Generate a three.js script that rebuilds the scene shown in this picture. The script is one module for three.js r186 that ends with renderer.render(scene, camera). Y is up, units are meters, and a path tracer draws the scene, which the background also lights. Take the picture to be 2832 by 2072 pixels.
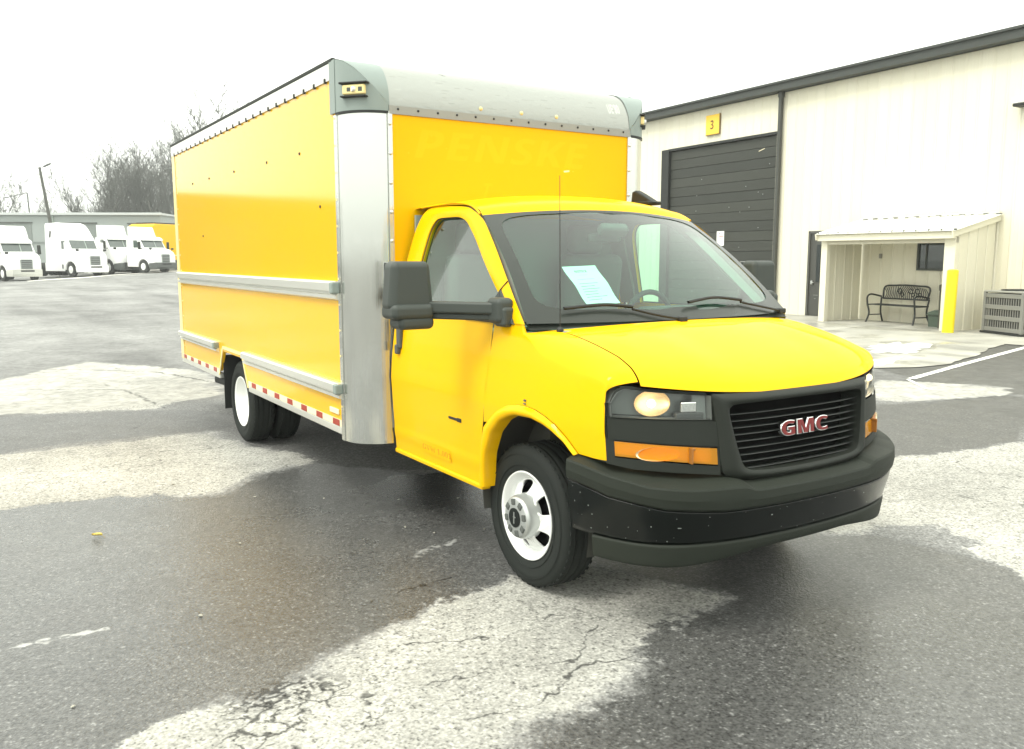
import * as THREE from 'three';
import { mergeGeometries, mergeVertices, toCreasedNormals } from 'three/addons/utils/BufferGeometryUtils.js';
import { RoundedBoxGeometry } from 'three/addons/geometries/RoundedBoxGeometry.js';
import { TextGeometry } from 'three/addons/geometries/TextGeometry.js';
import { FontLoader } from 'three/addons/loaders/FontLoader.js';

// ---------------------------------------------------------------- camera, sky, sun, exposure
const scene = new THREE.Scene();
const camera = new THREE.PerspectiveCamera(47.37, 1024 / 749, 0.1, 1500);
camera.position.set(3.538, 1.678, 3.233);
{
  const p = 0.1348, y = 1.0019;
  camera.lookAt(3.538 - Math.sin(y) * Math.cos(p), 1.678 - Math.sin(p), 3.233 - Math.cos(y) * Math.cos(p));
}
const renderer = new THREE.WebGLRenderer();
renderer.toneMapping = THREE.LinearToneMapping;
renderer.toneMappingExposure = 2.5;
renderer.shadowMap.enabled = true;
{
  const w = 64, h = 32, d = new Float32Array(w * h * 4);
  for (let j = 0; j < h; j++) for (let i = 0; i < w; i++) {
    const el = ((j + 0.5) / h - 0.5) * Math.PI, up = Math.max(0, Math.sin(el)), o = (j * w + i) * 4;
    const k = el > 0 ? 0.86 + 0.22 * up : 0.3;
    d[o] = k * 0.97; d[o + 1] = k; d[o + 2] = k * 0.92; d[o + 3] = 1;
  }
  const sky = new THREE.DataTexture(d, w, h, THREE.RGBAFormat, THREE.FloatType);
  sky.mapping = THREE.EquirectangularReflectionMapping; sky.magFilter = THREE.LinearFilter; sky.needsUpdate = true;
  scene.background = sky; scene.environment = sky;
}
const sun = new THREE.DirectionalLight(new THREE.Color(1, 0.97, 0.88), 1.0);
sun.position.set(-3, 40, 27); sun.target.position.set(-2, 0, 0);
sun.castShadow = true; sun.shadow.radius = 40; sun.shadow.mapSize.set(2048, 2048);
Object.assign(sun.shadow.camera, { left: -30, right: 30, top: 30, bottom: -30, near: 1, far: 140 });
scene.add(sun, sun.target);
scene.fog = new THREE.FogExp2(0xf4f7f5, 0.0011);

// ---------------------------------------------------------------- helpers
const V = (x, y, z) => new THREE.Vector3(x, y, z);
const clamp = (x, a = 0, b = 1) => Math.min(b, Math.max(a, x)), lerp = (a, b, t) => a + (b - a) * t, ss = (a, b, x) => { const t = clamp((x - a) / (b - a)); return t * t * (3 - 2 * t); };
let seed = 7; const rnd = () => { seed = (seed * 1664525 + 1013904223) >>> 0; return seed / 4294967296; };
const LAT = new Float32Array(65536); for (let i = 0; i < 65536; i++) LAT[i] = rnd();
function vn(x, y) {
  const xi = Math.floor(x), yi = Math.floor(y); let fx = x - xi, fy = y - yi; fx = fx * fx * (3 - 2 * fx); fy = fy * fy * (3 - 2 * fy);
  const a = (yi & 255) << 8, b = ((yi + 1) & 255) << 8, c = xi & 255, d = (xi + 1) & 255;
  const p = LAT[a | c], q = LAT[a | d], r = LAT[b | c], s = LAT[b | d];
  return p + (q - p) * fx + (r - p + (p - q - r + s) * fx) * fy;
}
const fbm = (x, y, n = 4) => { let s = 0, a = 0.5, t = 0; for (let i = 0; i < n; i++) { s += a * vn(x, y); t += a; x = x * 2.03 + 17.3; y = y * 2.03 + 9.1; a *= 0.5; } return s / t; };
const lut = (pts) => (x) => { if (x <= pts[0][0]) return pts[0][1]; for (let i = 1; i < pts.length; i++) if (x <= pts[i][0]) return lerp(pts[i - 1][1], pts[i][1], (x - pts[i - 1][0]) / (pts[i][0] - pts[i - 1][0])); return pts[pts.length - 1][1]; };

const taken = new Map();
const numbered = (n) => { const k = taken.get(n) ?? 0; taken.set(n, k + 1); return k ? `${n}_${String(k).padStart(3, '0')}` : n; };
function tag(o, label, category, group, kind) { if (label) o.userData.label = label; if (category) o.userData.category = category; if (group) o.userData.group = group; if (kind) o.userData.kind = kind; return o; }
function thing(name, label, category, pos = [0, 0, 0], turn = 0, group) { const o = new THREE.Group(); o.name = numbered(name); o.position.set(...pos); o.rotation.y = turn; scene.add(o); return tag(o, label, category, group); }
function clean(g) { g = g.index ? g.toNonIndexed() : g; for (const k of Object.keys(g.attributes)) if (!['position', 'normal', 'uv'].includes(k)) g.deleteAttribute(k); if (!g.attributes.uv) g.setAttribute('uv', new THREE.BufferAttribute(new Float32Array(g.attributes.position.count * 2), 2)); g.clearGroups(); return g; }
const join = (gs) => (Array.isArray(gs) ? (gs.length > 1 ? mergeGeometries(gs.map(clean)) : gs[0]) : gs);
function part(name, gs, mat, parent, label) { const m = new THREE.Mesh(join(gs), mat); m.name = parent ? name : numbered(name); (parent || scene).add(m); if (label) m.userData.label = label; return m; }
function structure(name, gs, mat) { const m = part(name, gs, mat); m.userData.kind = 'structure'; return m; }
const at = (g, x, y, z, rx = 0, ry = 0, rz = 0) => g.applyMatrix4(new THREE.Matrix4().compose(V(x, y, z), new THREE.Quaternion().setFromEuler(new THREE.Euler(rx, ry, rz)), V(1, 1, 1)));
const bx = (w, h, d, x, y, z, rx, ry, rz) => at(new THREE.BoxGeometry(w, h, d), x, y, z, rx, ry, rz);
const rb = (w, h, d, r, x, y, z, rx, ry, rz) => at(new RoundedBoxGeometry(w, h, d, 3, r), x, y, z, rx, ry, rz);
function rod(a, b, r, r2 = r, n = 8) { const d = b.clone().sub(a), g = new THREE.CylinderGeometry(r2, r, d.length(), n); g.applyQuaternion(new THREE.Quaternion().setFromUnitVectors(V(0, 1, 0), d.clone().normalize())); return g.translate(...a.clone().add(b).multiplyScalar(0.5).toArray()); }
const tube = (pts, r, n = 32, k = 8) => new THREE.TubeGeometry(new THREE.CatmullRomCurve3(pts), n, r, k, false);
// a surface from f(u, v) -> Vector3; uv in metres is not needed where no map is used
function grid(f, nu, nv, flip, uvf) {
  const p = [], uv = [], ix = [];
  for (let j = 0; j <= nv; j++) for (let i = 0; i <= nu; i++) { const q = f(i / nu, j / nv); p.push(q.x, q.y, q.z); const t = uvf ? uvf(q, i / nu, j / nv) : [i / nu, j / nv]; uv.push(t[0], t[1]); }
  for (let j = 0; j < nv; j++) for (let i = 0; i < nu; i++) { const a = j * (nu + 1) + i, b = a + 1, c = a + nu + 1, d = c + 1; flip ? ix.push(a, c, b, b, c, d) : ix.push(a, b, c, b, d, c); }
  const g = new THREE.BufferGeometry(); g.setAttribute('position', new THREE.Float32BufferAttribute(p, 3)); g.setAttribute('uv', new THREE.Float32BufferAttribute(uv, 2)); g.setIndex(ix); g.computeVertexNormals(); return g;
}
const mirrorZ = (g) => { g = (g.index ? g.toNonIndexed() : g.clone()); const P = g.attributes.position, N = g.attributes.normal, U = g.attributes.uv; for (let i = 0; i < P.count; i++) { P.setZ(i, -P.getZ(i)); N.setZ(i, -N.getZ(i)); } for (const A of [P, N, U]) if (A) for (let i = 0; i < A.count; i += 3) for (let c = 0; c < A.itemSize; c++) { const t = A.getComponent(i + 1, c); A.setComponent(i + 1, c, A.getComponent(i + 2, c)); A.setComponent(i + 2, c, t); } return g; };
function extr(pts, depth, bevel = 0, holes = []) { const s = new THREE.Shape(pts.map((p) => new THREE.Vector2(p[0], p[1]))); for (const h of holes) s.holes.push(new THREE.Path(h.map((p) => new THREE.Vector2(p[0], p[1])))); return new THREE.ExtrudeGeometry(s, { depth: depth - 2 * bevel, bevelEnabled: bevel > 0, bevelSize: bevel, bevelThickness: bevel, bevelSegments: 2, bevelOffset: -bevel, curveSegments: 12 }).translate(0, 0, bevel); }
const lathe = (pts, n = 48) => new THREE.LatheGeometry(pts.map((p) => new THREE.Vector2(p[0], p[1])), n);

// ---------------------------------------------------------------- materials
const C = (r, g, b) => new THREE.Color().setRGB(r, g, b);
const mat = (c, roughness = 0.6, metalness = 0, extra = {}) => new THREE.MeshPhysicalMaterial({ color: Array.isArray(c) ? C(...c) : c, roughness, metalness, side: THREE.DoubleSide, ...extra });
function dtex(n, f, srgb, ch = 4, m = n) {
  const d = new Uint8Array(n * m * 4);
  for (let j = 0; j < m; j++) for (let i = 0; i < n; i++) { const v = f(i, j), o = (j * n + i) * 4; if (typeof v === 'number') { d[o] = d[o + 1] = d[o + 2] = clamp(v) * 255; } else { d[o] = clamp(v[0]) * 255; d[o + 1] = clamp(v[1]) * 255; d[o + 2] = clamp(v[2]) * 255; } d[o + 3] = 255; }
  const t = new THREE.DataTexture(d, n, m); t.magFilter = THREE.LinearFilter; t.wrapS = t.wrapT = THREE.RepeatWrapping; if (srgb) t.colorSpace = THREE.SRGBColorSpace; t.needsUpdate = true; return t;
}
const tile = (t, rx, ry, ox = 0, oy = 0) => { const c = t.clone(); c.repeat.set(rx, ry); c.offset.set(ox, oy); c.needsUpdate = true; return c; };
const toS = (l) => (l <= 0.0031308 ? 12.92 * l : 1.055 * Math.pow(l, 1 / 2.4) - 0.055);
const grainTex = dtex(256, () => rnd());                                    // plain grain
const softTex = dtex(256, (i, j) => { let s = 0; for (const [f, a] of [[8, 0.5], [16, 0.3], [32, 0.2]]) { const x = i / 256 * f, y = j / 256 * f; s += a * vn(x % f, y % f); } return s; });
const brushTex = dtex(256, (i, j) => 0.35 + 0.3 * LAT[(i * 37) & 65535] + 0.2 * LAT[(i * 91 + (j >> 5) * 13) & 65535] + 0.15 * vn(i / 9, j / 40));
const streakTex = dtex(512, (i, j) => { const v = 0.62 + 0.17 * (fbm(i / 512 * 26, j / 512 * 1.2 + 4, 4) - 0.5) + 0.05 * (LAT[(i * 37) & 65535] - 0.5) + 0.14 * (fbm(i / 512 * 9 + 3, j / 512 * 5, 4) - 0.5); return [v, v, v * 0.975]; }, true, 4, 64);
const paint = (c, extra = {}) => mat(c, 0.6, 0, { specularIntensity: 0.05, clearcoat: 0.3, clearcoatRoughness: 0.03, ...extra });
const M = {
  yellow: paint([0.84, 0.465, 0.001]),
  yellowBox: paint([0.84, 0.465, 0.001], { clearcoat: 1, bumpMap: tile(softTex, 1.5, 1.5), bumpScale: 0.0016, clearcoatRoughness: 0.09 }),
  cream: paint([0.8, 0.66, 0.32]),
  alu: mat([0.56, 0.57, 0.54], 0.26, 0.9, { roughnessMap: tile(streakTex, 1, 0.5), bumpMap: tile(streakTex, 1, 0.4), bumpScale: 0.004 }),
  aluBright: mat([0.74, 0.74, 0.69], 0.32, 0.75),
  capGrey: mat([0.23, 0.275, 0.255], 0.5),
  darkGrey: mat([0.019, 0.023, 0.017], 0.6, 0, { specularIntensity: 0.5, bumpMap: tile(grainTex, 12, 12), bumpScale: 0.0004 }),
  plastic: mat([0.017, 0.02, 0.016], 0.55, 0, { specularIntensity: 0.5, bumpMap: tile(grainTex, 12, 12), bumpScale: 0.0003 }),
  mirror: mat([0.05, 0.058, 0.052], 0.5, 0, { specularIntensity: 0.6 }),
  gloss: mat([0.004, 0.007, 0.006], 0.3, 0, { specularIntensity: 0.45 }),
  black: mat([0.012, 0.014, 0.013], 0.6),
  void: mat([0.006, 0.006, 0.006], 0.9, 0, { specularIntensity: 0.1 }),
  rubber: mat([0.016, 0.019, 0.017], 0.75, 0, { specularIntensity: 0.5, bumpMap: tile(softTex, 6, 2), bumpScale: 0.0006 }),
  chassis: mat([0.018, 0.018, 0.017], 0.8),
  liner: mat([0.05, 0.05, 0.042], 0.85),
  whiteRim: mat([0.78, 0.79, 0.77], 0.4),
  chrome: mat([0.8, 0.8, 0.8], 0.12, 1),
  hub: mat([0.5, 0.52, 0.51], 0.35, 0.7),
  red: mat([0.17, 0.006, 0.006], 0.4),
  redTape: mat([0.35, 0.03, 0.01], 0.35), whiteTape: mat([0.8, 0.72, 0.5], 0.4),
  glass: new THREE.MeshPhysicalMaterial({ color: C(0.6, 0.9, 0.77), roughness: 0.01, transmission: 1, thickness: 0, ior: 1.62 }),
  sideGlass: new THREE.MeshPhysicalMaterial({ color: C(0.6, 0.86, 0.74), roughness: 0.01, transmission: 1, thickness: 0, ior: 1.95 }),
  lens: new THREE.MeshPhysicalMaterial({ color: C(0.93, 0.95, 0.93), roughness: 0.03, transmission: 1, thickness: 0, ior: 1.45 }),
  amberLens: new THREE.MeshPhysicalMaterial({ color: C(1, 0.42, 0.02), roughness: 0.06, transmission: 0.62, thickness: 0, ior: 1.45 }),
  frit: mat([0.03, 0.035, 0.03], 0.25, 0, { specularIntensity: 0.6 }),
  trim: mat([0.3, 0.36, 0.32], 0.85), trimDark: mat([0.08, 0.088, 0.082], 0.9), seat: mat([0.17, 0.175, 0.165], 0.95),
  bulb: mat([0.9, 0.85, 0.7], 0.3, 0, { emissive: C(1, 0.75, 0.42), emissiveIntensity: 0.9 }),
  amberBulb: mat([0.9, 0.5, 0.1], 0.3, 0, { emissive: C(1, 0.5, 0.05), emissiveIntensity: 0.5 }),
  paper: mat([0.75, 0.78, 0.76], 0.8),
};
const metalWall = (c) => mat(c, 0.55, 0, { bumpMap: tile(softTex, 0.4, 0.15), bumpScale: 0.0012 });

// ---------------------------------------------------------------- ground
const H = (x, z) => {
  const near = 0.2 * clamp((-z - 5) / 8) * clamp((x + 35) / 10);
  const far = clamp(-0.06 - 0.055 * z, -0.1, 1.0) * clamp((-45 - x) / 17);
  return near + far;
};
const inPoly = (P, x, y) => { let c = false, d = 1e9; for (let i = 0, j = P.length - 1; i < P.length; j = i++) { const [ax, ay] = P[j], [bx_, by] = P[i]; if ((by > y) !== (ay > y) && x < (ax - bx_) * (y - by) / (ay - by) + bx_) c = !c; const vx = bx_ - ax, vy = by - ay, t = clamp(((x - ax) * vx + (y - ay) * vy) / (vx * vx + vy * vy)); d = Math.min(d, Math.hypot(x - ax - t * vx, y - ay - t * vy)); } return c ? d : -d; };
const patch = (pts) => { const xs = pts.map((p) => p[0]), ys = pts.map((p) => p[1]); return { pts, b: [Math.min(...xs) - 0.5, Math.max(...xs) + 0.5, Math.min(...ys) - 0.5, Math.max(...ys) + 0.5] }; };
const signedIn = (p, x, z) => (x < p.b[0] || x > p.b[1] || z < p.b[2] || z > p.b[3] ? -1 : inPoly(p.pts, x, z));
const PA = [patch([[0.9, 3.5], [0.55, 2.99], [0.38, 2.78], [0.33, 2.61], [0.36, 2.47], [0.47, 2.42], [0.41, 2.32], [0.33, 2.24], [0.21, 2.08], [0.2, 1.92], [0.09, 1.6], [-0.09, 1.27], [-0.09, 1.02], [-0.2, 0.88], [-0.15, 0.5], [0.2, 0.2], [0.66, 0.15], [0.74, 0.37], [0.83, 0.56], [0.88, 0.69], [0.94, 0.88], [1.06, 0.95], [1.14, 1.24], [1.18, 1.49], [1.27, 1.69], [1.5, 2.1], [1.7, 3.2]]),
  patch([[-5.2, 4.4], [-4.92, 3.07], [-5.01, 2.61], [-4.99, 1.85], [-4.98, 1.23], [-4.07, 1.13], [-3.62, 0.94], [-3.14, 0.87], [-3.07, 1.27], [-3.04, 1.48], [-2.69, 1.79], [-2.88, 2.19], [-2.92, 2.68], [-2.92, 3.14], [-2.85, 4.4]]),
  patch([[0.32, -1.2], [0.42, -1.78], [0.62, -2.01], [0.97, -1.83], [1.01, -1.66], [1.3, -1.48], [1.6, -1.5], [1.9, -2.2], [1.2, -5], [-0.25, -6.2], [-0.4, -4.85], [-0.57, -3.99], [-0.66, -3.31], [-0.5, -1.5], [0, -0.9]]),
  patch([[-12, 1.6], [-9.5, 0.2], [-7.2, 0.6], [-6.7, 1.5], [-7.1, 2.9], [-7.3, 4.5], [-9.5, 4.8], [-10.2, 3]]),
  patch([[-3.49, -7.13], [-2.82, -7.41], [-2.04, -7.71], [-1.82, -7.28], [-2.27, -5.96], [-2.51, -5.71]])];
const PD = [patch([[-0.3, -1.2], [-0.6, -3.31], [-0.43, -4.91], [-1.26, -6.98], [-1.75, -7.28], [-2.2, -5.85], [-2.75, -5.3], [-2.4, -1.4]]),
  patch([[-7.6, 4.6], [-7.04, 3.0], [-6.69, 2.16], [-6.37, 1.28], [-5.6, 0.7], [-4.93, 1.15], [-5.06, 1.84], [-5.01, 2.61], [-4.94, 3.07], [-5.0, 4.6]]),
  patch([[-2.9, -6.4], [-3.3, -7.6], [-5.2, -8.6], [-5.8, -10.6], [-4.9, -11], [-4.4, -13.2], [-3.2, -14.5], [2, -14.5], [3, -8], [-1, -7.9]]),
  patch([[-5.0, -7.7], [-5.3, -9.8], [-6.5, -9.6], [-6.6, -7.7]])];
const PM = patch([[-4.98, 1.23], [-5.6, 0.6], [-6.5, -0.5], [-5.6, -1.2], [-2.4, -1.2], [-2.2, 0.0], [-2.45, 0.25], [-2.55, 0.45], [-3.14, 0.87], [-3.62, 0.94]]);
const PNEAR = patch([[-4.9, 8], [-4.95, 3.0], [-4.7, 1.3], [-3.2, 0.7], [-2.4, 0.3], [-2.2, -1.2], [0.4, -1.3], [1.5, -1.5], [3, -3], [9, -3], [9, 9], [-4, 9]]);
const CR = [[[-0.21, 1.73], [-0.27, 1.48], [-0.32, 1.17]], [[-4.1, 3.0], [-3.9, 2.4], [-4.3, 1.9], [-4.2, 1.4], [-4.6, 1.1]], [[0.4, 2.1], [0.62, 1.9], [0.8, 1.2], [0.6, 0.9]], [[1.2, 2.3], [0.95, 1.9], [1.0, 1.5], [0.86, 1.2], [0.92, 0.95]], [[0.3, 1.7], [0.45, 1.35], [0.4, 1.0], [0.6, 0.75]], [[-9, 2.6], [-8.4, 1.6], [-6.6, 1.4], [-5.4, 2.0]], [[-12, 3], [-10, 0.9], [-8, 0.3]], [[1.55, -2.4], [1.0, -3.1], [0.5, -4.2], [-0.2, -5.5]]];
const seg = (P, x, z) => { let d = 1e9; for (let i = 1; i < P.length; i++) { const vx = P[i][0] - P[i - 1][0], vy = P[i][1] - P[i - 1][1], t = clamp(((x - P[i - 1][0]) * vx + (z - P[i - 1][1]) * vy) / (vx * vx + vy * vy)); d = Math.min(d, Math.hypot(x - P[i - 1][0] - t * vx, z - P[i - 1][1] - t * vy)); } return d; };
const PAINT = [[[[-0.6, 3.04], [-0.59, 2.8]], 0.028], [[[-0.6, 3.5], [-0.6, 3.13]], 0.03], [[[-0.7, 1.2], [-0.77, 1.03], [-0.81, 0.88]], 0.045]];
function worley(x, y) { const xi = Math.floor(x), yi = Math.floor(y); let a = 9, b = 9; for (let j = -1; j < 2; j++) for (let i = -1; i < 2; i++) { const k = (((yi + j) & 255) << 8) | ((xi + i) & 255), px = xi + i + LAT[k], py = yi + j + LAT[(k + 4321) & 65535], d = Math.hypot(x - px, y - py); if (d < a) { b = a; a = d; } else if (d < b) b = d; } return b - a; }
// colour (linear) and roughness of the paving at a spot
function paving(x, z, fine) {
  const n1 = fbm(x * 1.1 + 40, z * 1.1 + 12, 4) - 0.5, n2 = fbm(x * 7 + 3, z * 7 + 90, 3) - 0.5, n3 = vn(x * 34 + 7, z * 34) - 0.5, w = n1 * 0.34 + n2 * 0.14 + n3 * 0.055 + (vn(x * 90, z * 90) - 0.5) * 0.04;
  const big = fbm(x * 0.23 + 7, z * 0.23 + 31, 4);
  const streak = fbm(x * 0.1 + 5, z * 0.9 + 60, 4);
  let v = 0.185 + 0.16 * (streak - 0.5) + 0.14 * (big - 0.5) + 0.1 * n1, r = 0.8, warm = 0.93;
  const nearIn = signedIn(PNEAR, x, z) + w * 0.6;
  const kn = ss(-0.03, 0.03, nearIn);
  const damp = fbm(x * 0.45 + 9, z * 0.45 + 3, 4), dark = 0.082 + 0.09 * (damp - 0.5) + 0.025 * n1;
  v = lerp(v, dark, kn); r = lerp(r, 0.15 + 0.24 * ss(0.3, 0.7, damp), kn); 
  const km = ss(-0.03, 0.03, signedIn(PM, x, z) + w * 0.5); v = lerp(v, 0.12, km); r = lerp(r, 0.75, km);
  for (const p of PD) { const k = ss(-0.03, 0.04, signedIn(p, x, z) + w * 0.8); v = lerp(v, 0.082, k); r = lerp(r, 0.52, k); }
  let light = 0; for (const p of PA) { const s = signedIn(p, x, z); if (s > -0.45) { const q = ss(0.45, 0.85, fbm(x * 1.7 + 60, z * 1.7 + 5, 3)) * 0.13; light = Math.max(light, ss(-0.02 - q, 0.02 + q, s + w)); } }
  v = lerp(v, 0.33 + 0.18 * n1 + 0.08 * n2, light); r = lerp(r, 0.92, light); warm = lerp(0.96, 0.9, light);
  // stones of the surface
  if (fine) {
    const s1 = vn(x * 115, z * 115), s2 = vn(x * 210 + 31, z * 210 + 11), s = s1 * 0.6 + s2 * 0.4;
    const s0 = vn(x * 52 + 3, z * 52); v *= Math.max(0.25, 1 + (s - 0.5) * (1.5 - 0.3 * light) + (s0 - 0.5) * 0.3);
    if (s1 > 0.84 && s2 > 0.5) v += 0.11;
    if (light > 0.4 && (s1 < 0.1 || (s0 < 0.12 && s2 < 0.45))) v *= 0.45;
  } else v *= 1 + 0.45 * (vn(x * 31, z * 31) - 0.5) + 0.3 * (vn(x * 11, z * 11) - 0.5) + 0.25 * (fbm(x * 3 + 4, z * 3 + 8, 3) - 0.5);
  let crack = 0; const jx = x + 0.1 * (fbm(x * 6, z * 6, 3) - 0.5) + 0.03 * (vn(x * 30, z * 30) - 0.5) + 0.012 * (vn(x * 80, z * 80) - 0.5), jz = z + 0.1 * (fbm(x * 6 + 50, z * 6, 3) - 0.5) + 0.03 * (vn(x * 30 + 9, z * 30) - 0.5) + 0.012 * (vn(x * 80 + 9, z * 80) - 0.5);
  for (const c of CR) crack = Math.max(crack, (1 - ss(0.002, fine ? 0.009 : 0.03, seg(c, jx, jz) + 0.014 * vn(x * 7, z * 7) - 0.004)));
  const near = 1 - Math.hypot((x - 0.66) / 0.3, (z - 2.3) / 0.36); if (near > 0) crack = Math.max(crack, ss(0, 0.25, near) * (1 - ss(0.02, 0.13, worley(jx * 11, jz * 11))) * ss(0.2, 0.45, vn(x * 9, z * 9)));
  if (light > 0.3 && fbm(x * 1.3 + 77, z * 1.3, 3) > 0.56) crack = Math.max(crack, 0.6 * ss(0.45, 0.7, vn(x * 6 + 9, z * 6)) * (1 - ss(0.01, 0.04, worley(jx * 2.3 + 20, jz * 2.3))));
  const grit = 1 - Math.hypot((x - 0.42) / 0.14, (z - 2.3) / 0.3); if (fine && grit > 0) v *= 1 - 0.8 * ss(0, 0.6, grit) * ss(0.45, 0.6, vn(x * 70, z * 70));
  v *= 1 - 0.8 * crack;
  let white = 0; for (const [c, wd] of PAINT) { const d = seg(c, x, z); if (d < 0.1) white = Math.max(white, (1 - ss(wd * 0.6, wd, d + 0.05 * (vn(x * 25, z * 25) - 0.4))) * ss(0.3, 0.75, vn(x * 60, z * 60) * 0.5 + vn(x * 17, z * 17) * 0.6)); }
  v = lerp(v, 0.46, white * 0.7);
  return [v, v * lerp(1, 0.985, light), v * lerp(0.965, warm, light), r + 0.1 * n2];
}
function paveTex(n, x0, z0, size, fine) {
  const c = new Uint8Array(n * n * 4), rn = n >> 1, rr = new Uint8Array(rn * rn * 4);
  for (let j = 0; j < n; j++) for (let i = 0; i < n; i++) {
    const v = paving(x0 + (i + 0.5) / n * size, z0 + (j + 0.5) / n * size, fine), o = (j * n + i) * 4;
    for (let k = 0; k < 3; k++) c[o + k] = clamp(toS(v[k])) * 255; c[o + 3] = 255;
    if (!(i & 1) && !(j & 1)) { const q = ((j >> 1) * rn + (i >> 1)) * 4; rr[q] = rr[q + 1] = rr[q + 2] = clamp(v[3]) * 255; rr[q + 3] = 255; }
  }
  return [[c, n], [rr, rn]].map(([d, m], k) => { const t = new THREE.DataTexture(d, m, m); t.magFilter = THREE.LinearFilter; t.wrapS = t.wrapT = THREE.RepeatWrapping; t.repeat.set(1 / size, 1 / size); t.offset.set(-x0 / size, -z0 / size); if (!k) t.colorSpace = THREE.SRGBColorSpace; t.needsUpdate = true; return t; });
}
const stoneTex = dtex(512, (i, j) => 0.6 * vn(i / 512 * 128 % 128, j / 512 * 128 % 128) + 0.4 * LAT[(i * 131 + j * 977) & 65535]);
{
  const [nm, nr] = paveTex(2048, -7, -6, 11, true), [mm, mr] = paveTex(2048, -40, -24, 56, false), [fm] = paveTex(512, -140, -40, 120, false);
  const bump = tile(stoneTex, 1 / 0.9, 1 / 0.9);
  const mats = [new THREE.MeshPhysicalMaterial({ map: nm, roughnessMap: nr, bumpMap: bump, bumpScale: 0.0022 }), new THREE.MeshPhysicalMaterial({ map: mm, roughnessMap: mr, bumpMap: bump, bumpScale: 0.004 }), new THREE.MeshPhysicalMaterial({ map: fm, roughness: 0.85 })];
  const xs = [-600, -300, -200, -140, -110, -100, -90, -80, -72, -62, -53, -45, -40, -35, -30, -25, -16, -7, -4, -1, 4, 10, 16, 40, 120, 600], zs = [-600, -200, -80, -40, -30, -24, -20, -17.1, -13, -10, -7.5, -6, -5, -2, 2, 5, 12, 20, 32, 80, 200, 600];
  const byGroup = [[], [], []], pos = [], uv = [];
  for (let j = 0; j + 1 < zs.length; j++) for (let i = 0; i + 1 < xs.length; i++) {
    const cx = (xs[i] + xs[i + 1]) / 2, cz = (zs[j] + zs[j + 1]) / 2, k = cx > -7 && cx < 4 && cz > -6 && cz < 5 ? 0 : cx > -40 && cx < 16 && cz > -24 && cz < 32 ? 1 : 2, b = pos.length / 3;
    for (const [x, z] of [[xs[i], zs[j]], [xs[i], zs[j + 1]], [xs[i + 1], zs[j + 1]], [xs[i + 1], zs[j]]]) { pos.push(x, H(x, z), z); uv.push(x, z); }
    byGroup[k].push(b, b + 1, b + 2, b, b + 2, b + 3);
  }
  const g = new THREE.BufferGeometry(); g.setAttribute('position', new THREE.Float32BufferAttribute(pos, 3)); g.setAttribute('uv', new THREE.Float32BufferAttribute(uv, 2)); g.setIndex(byGroup.flat());
  let s = 0; byGroup.forEach((a, k) => { g.addGroup(s, a.length, k); s += a.length; }); g.computeVertexNormals();
  const m = new THREE.Mesh(g, mats); m.name = numbered('ground'); m.userData.kind = 'structure'; scene.add(m);
}
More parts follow.
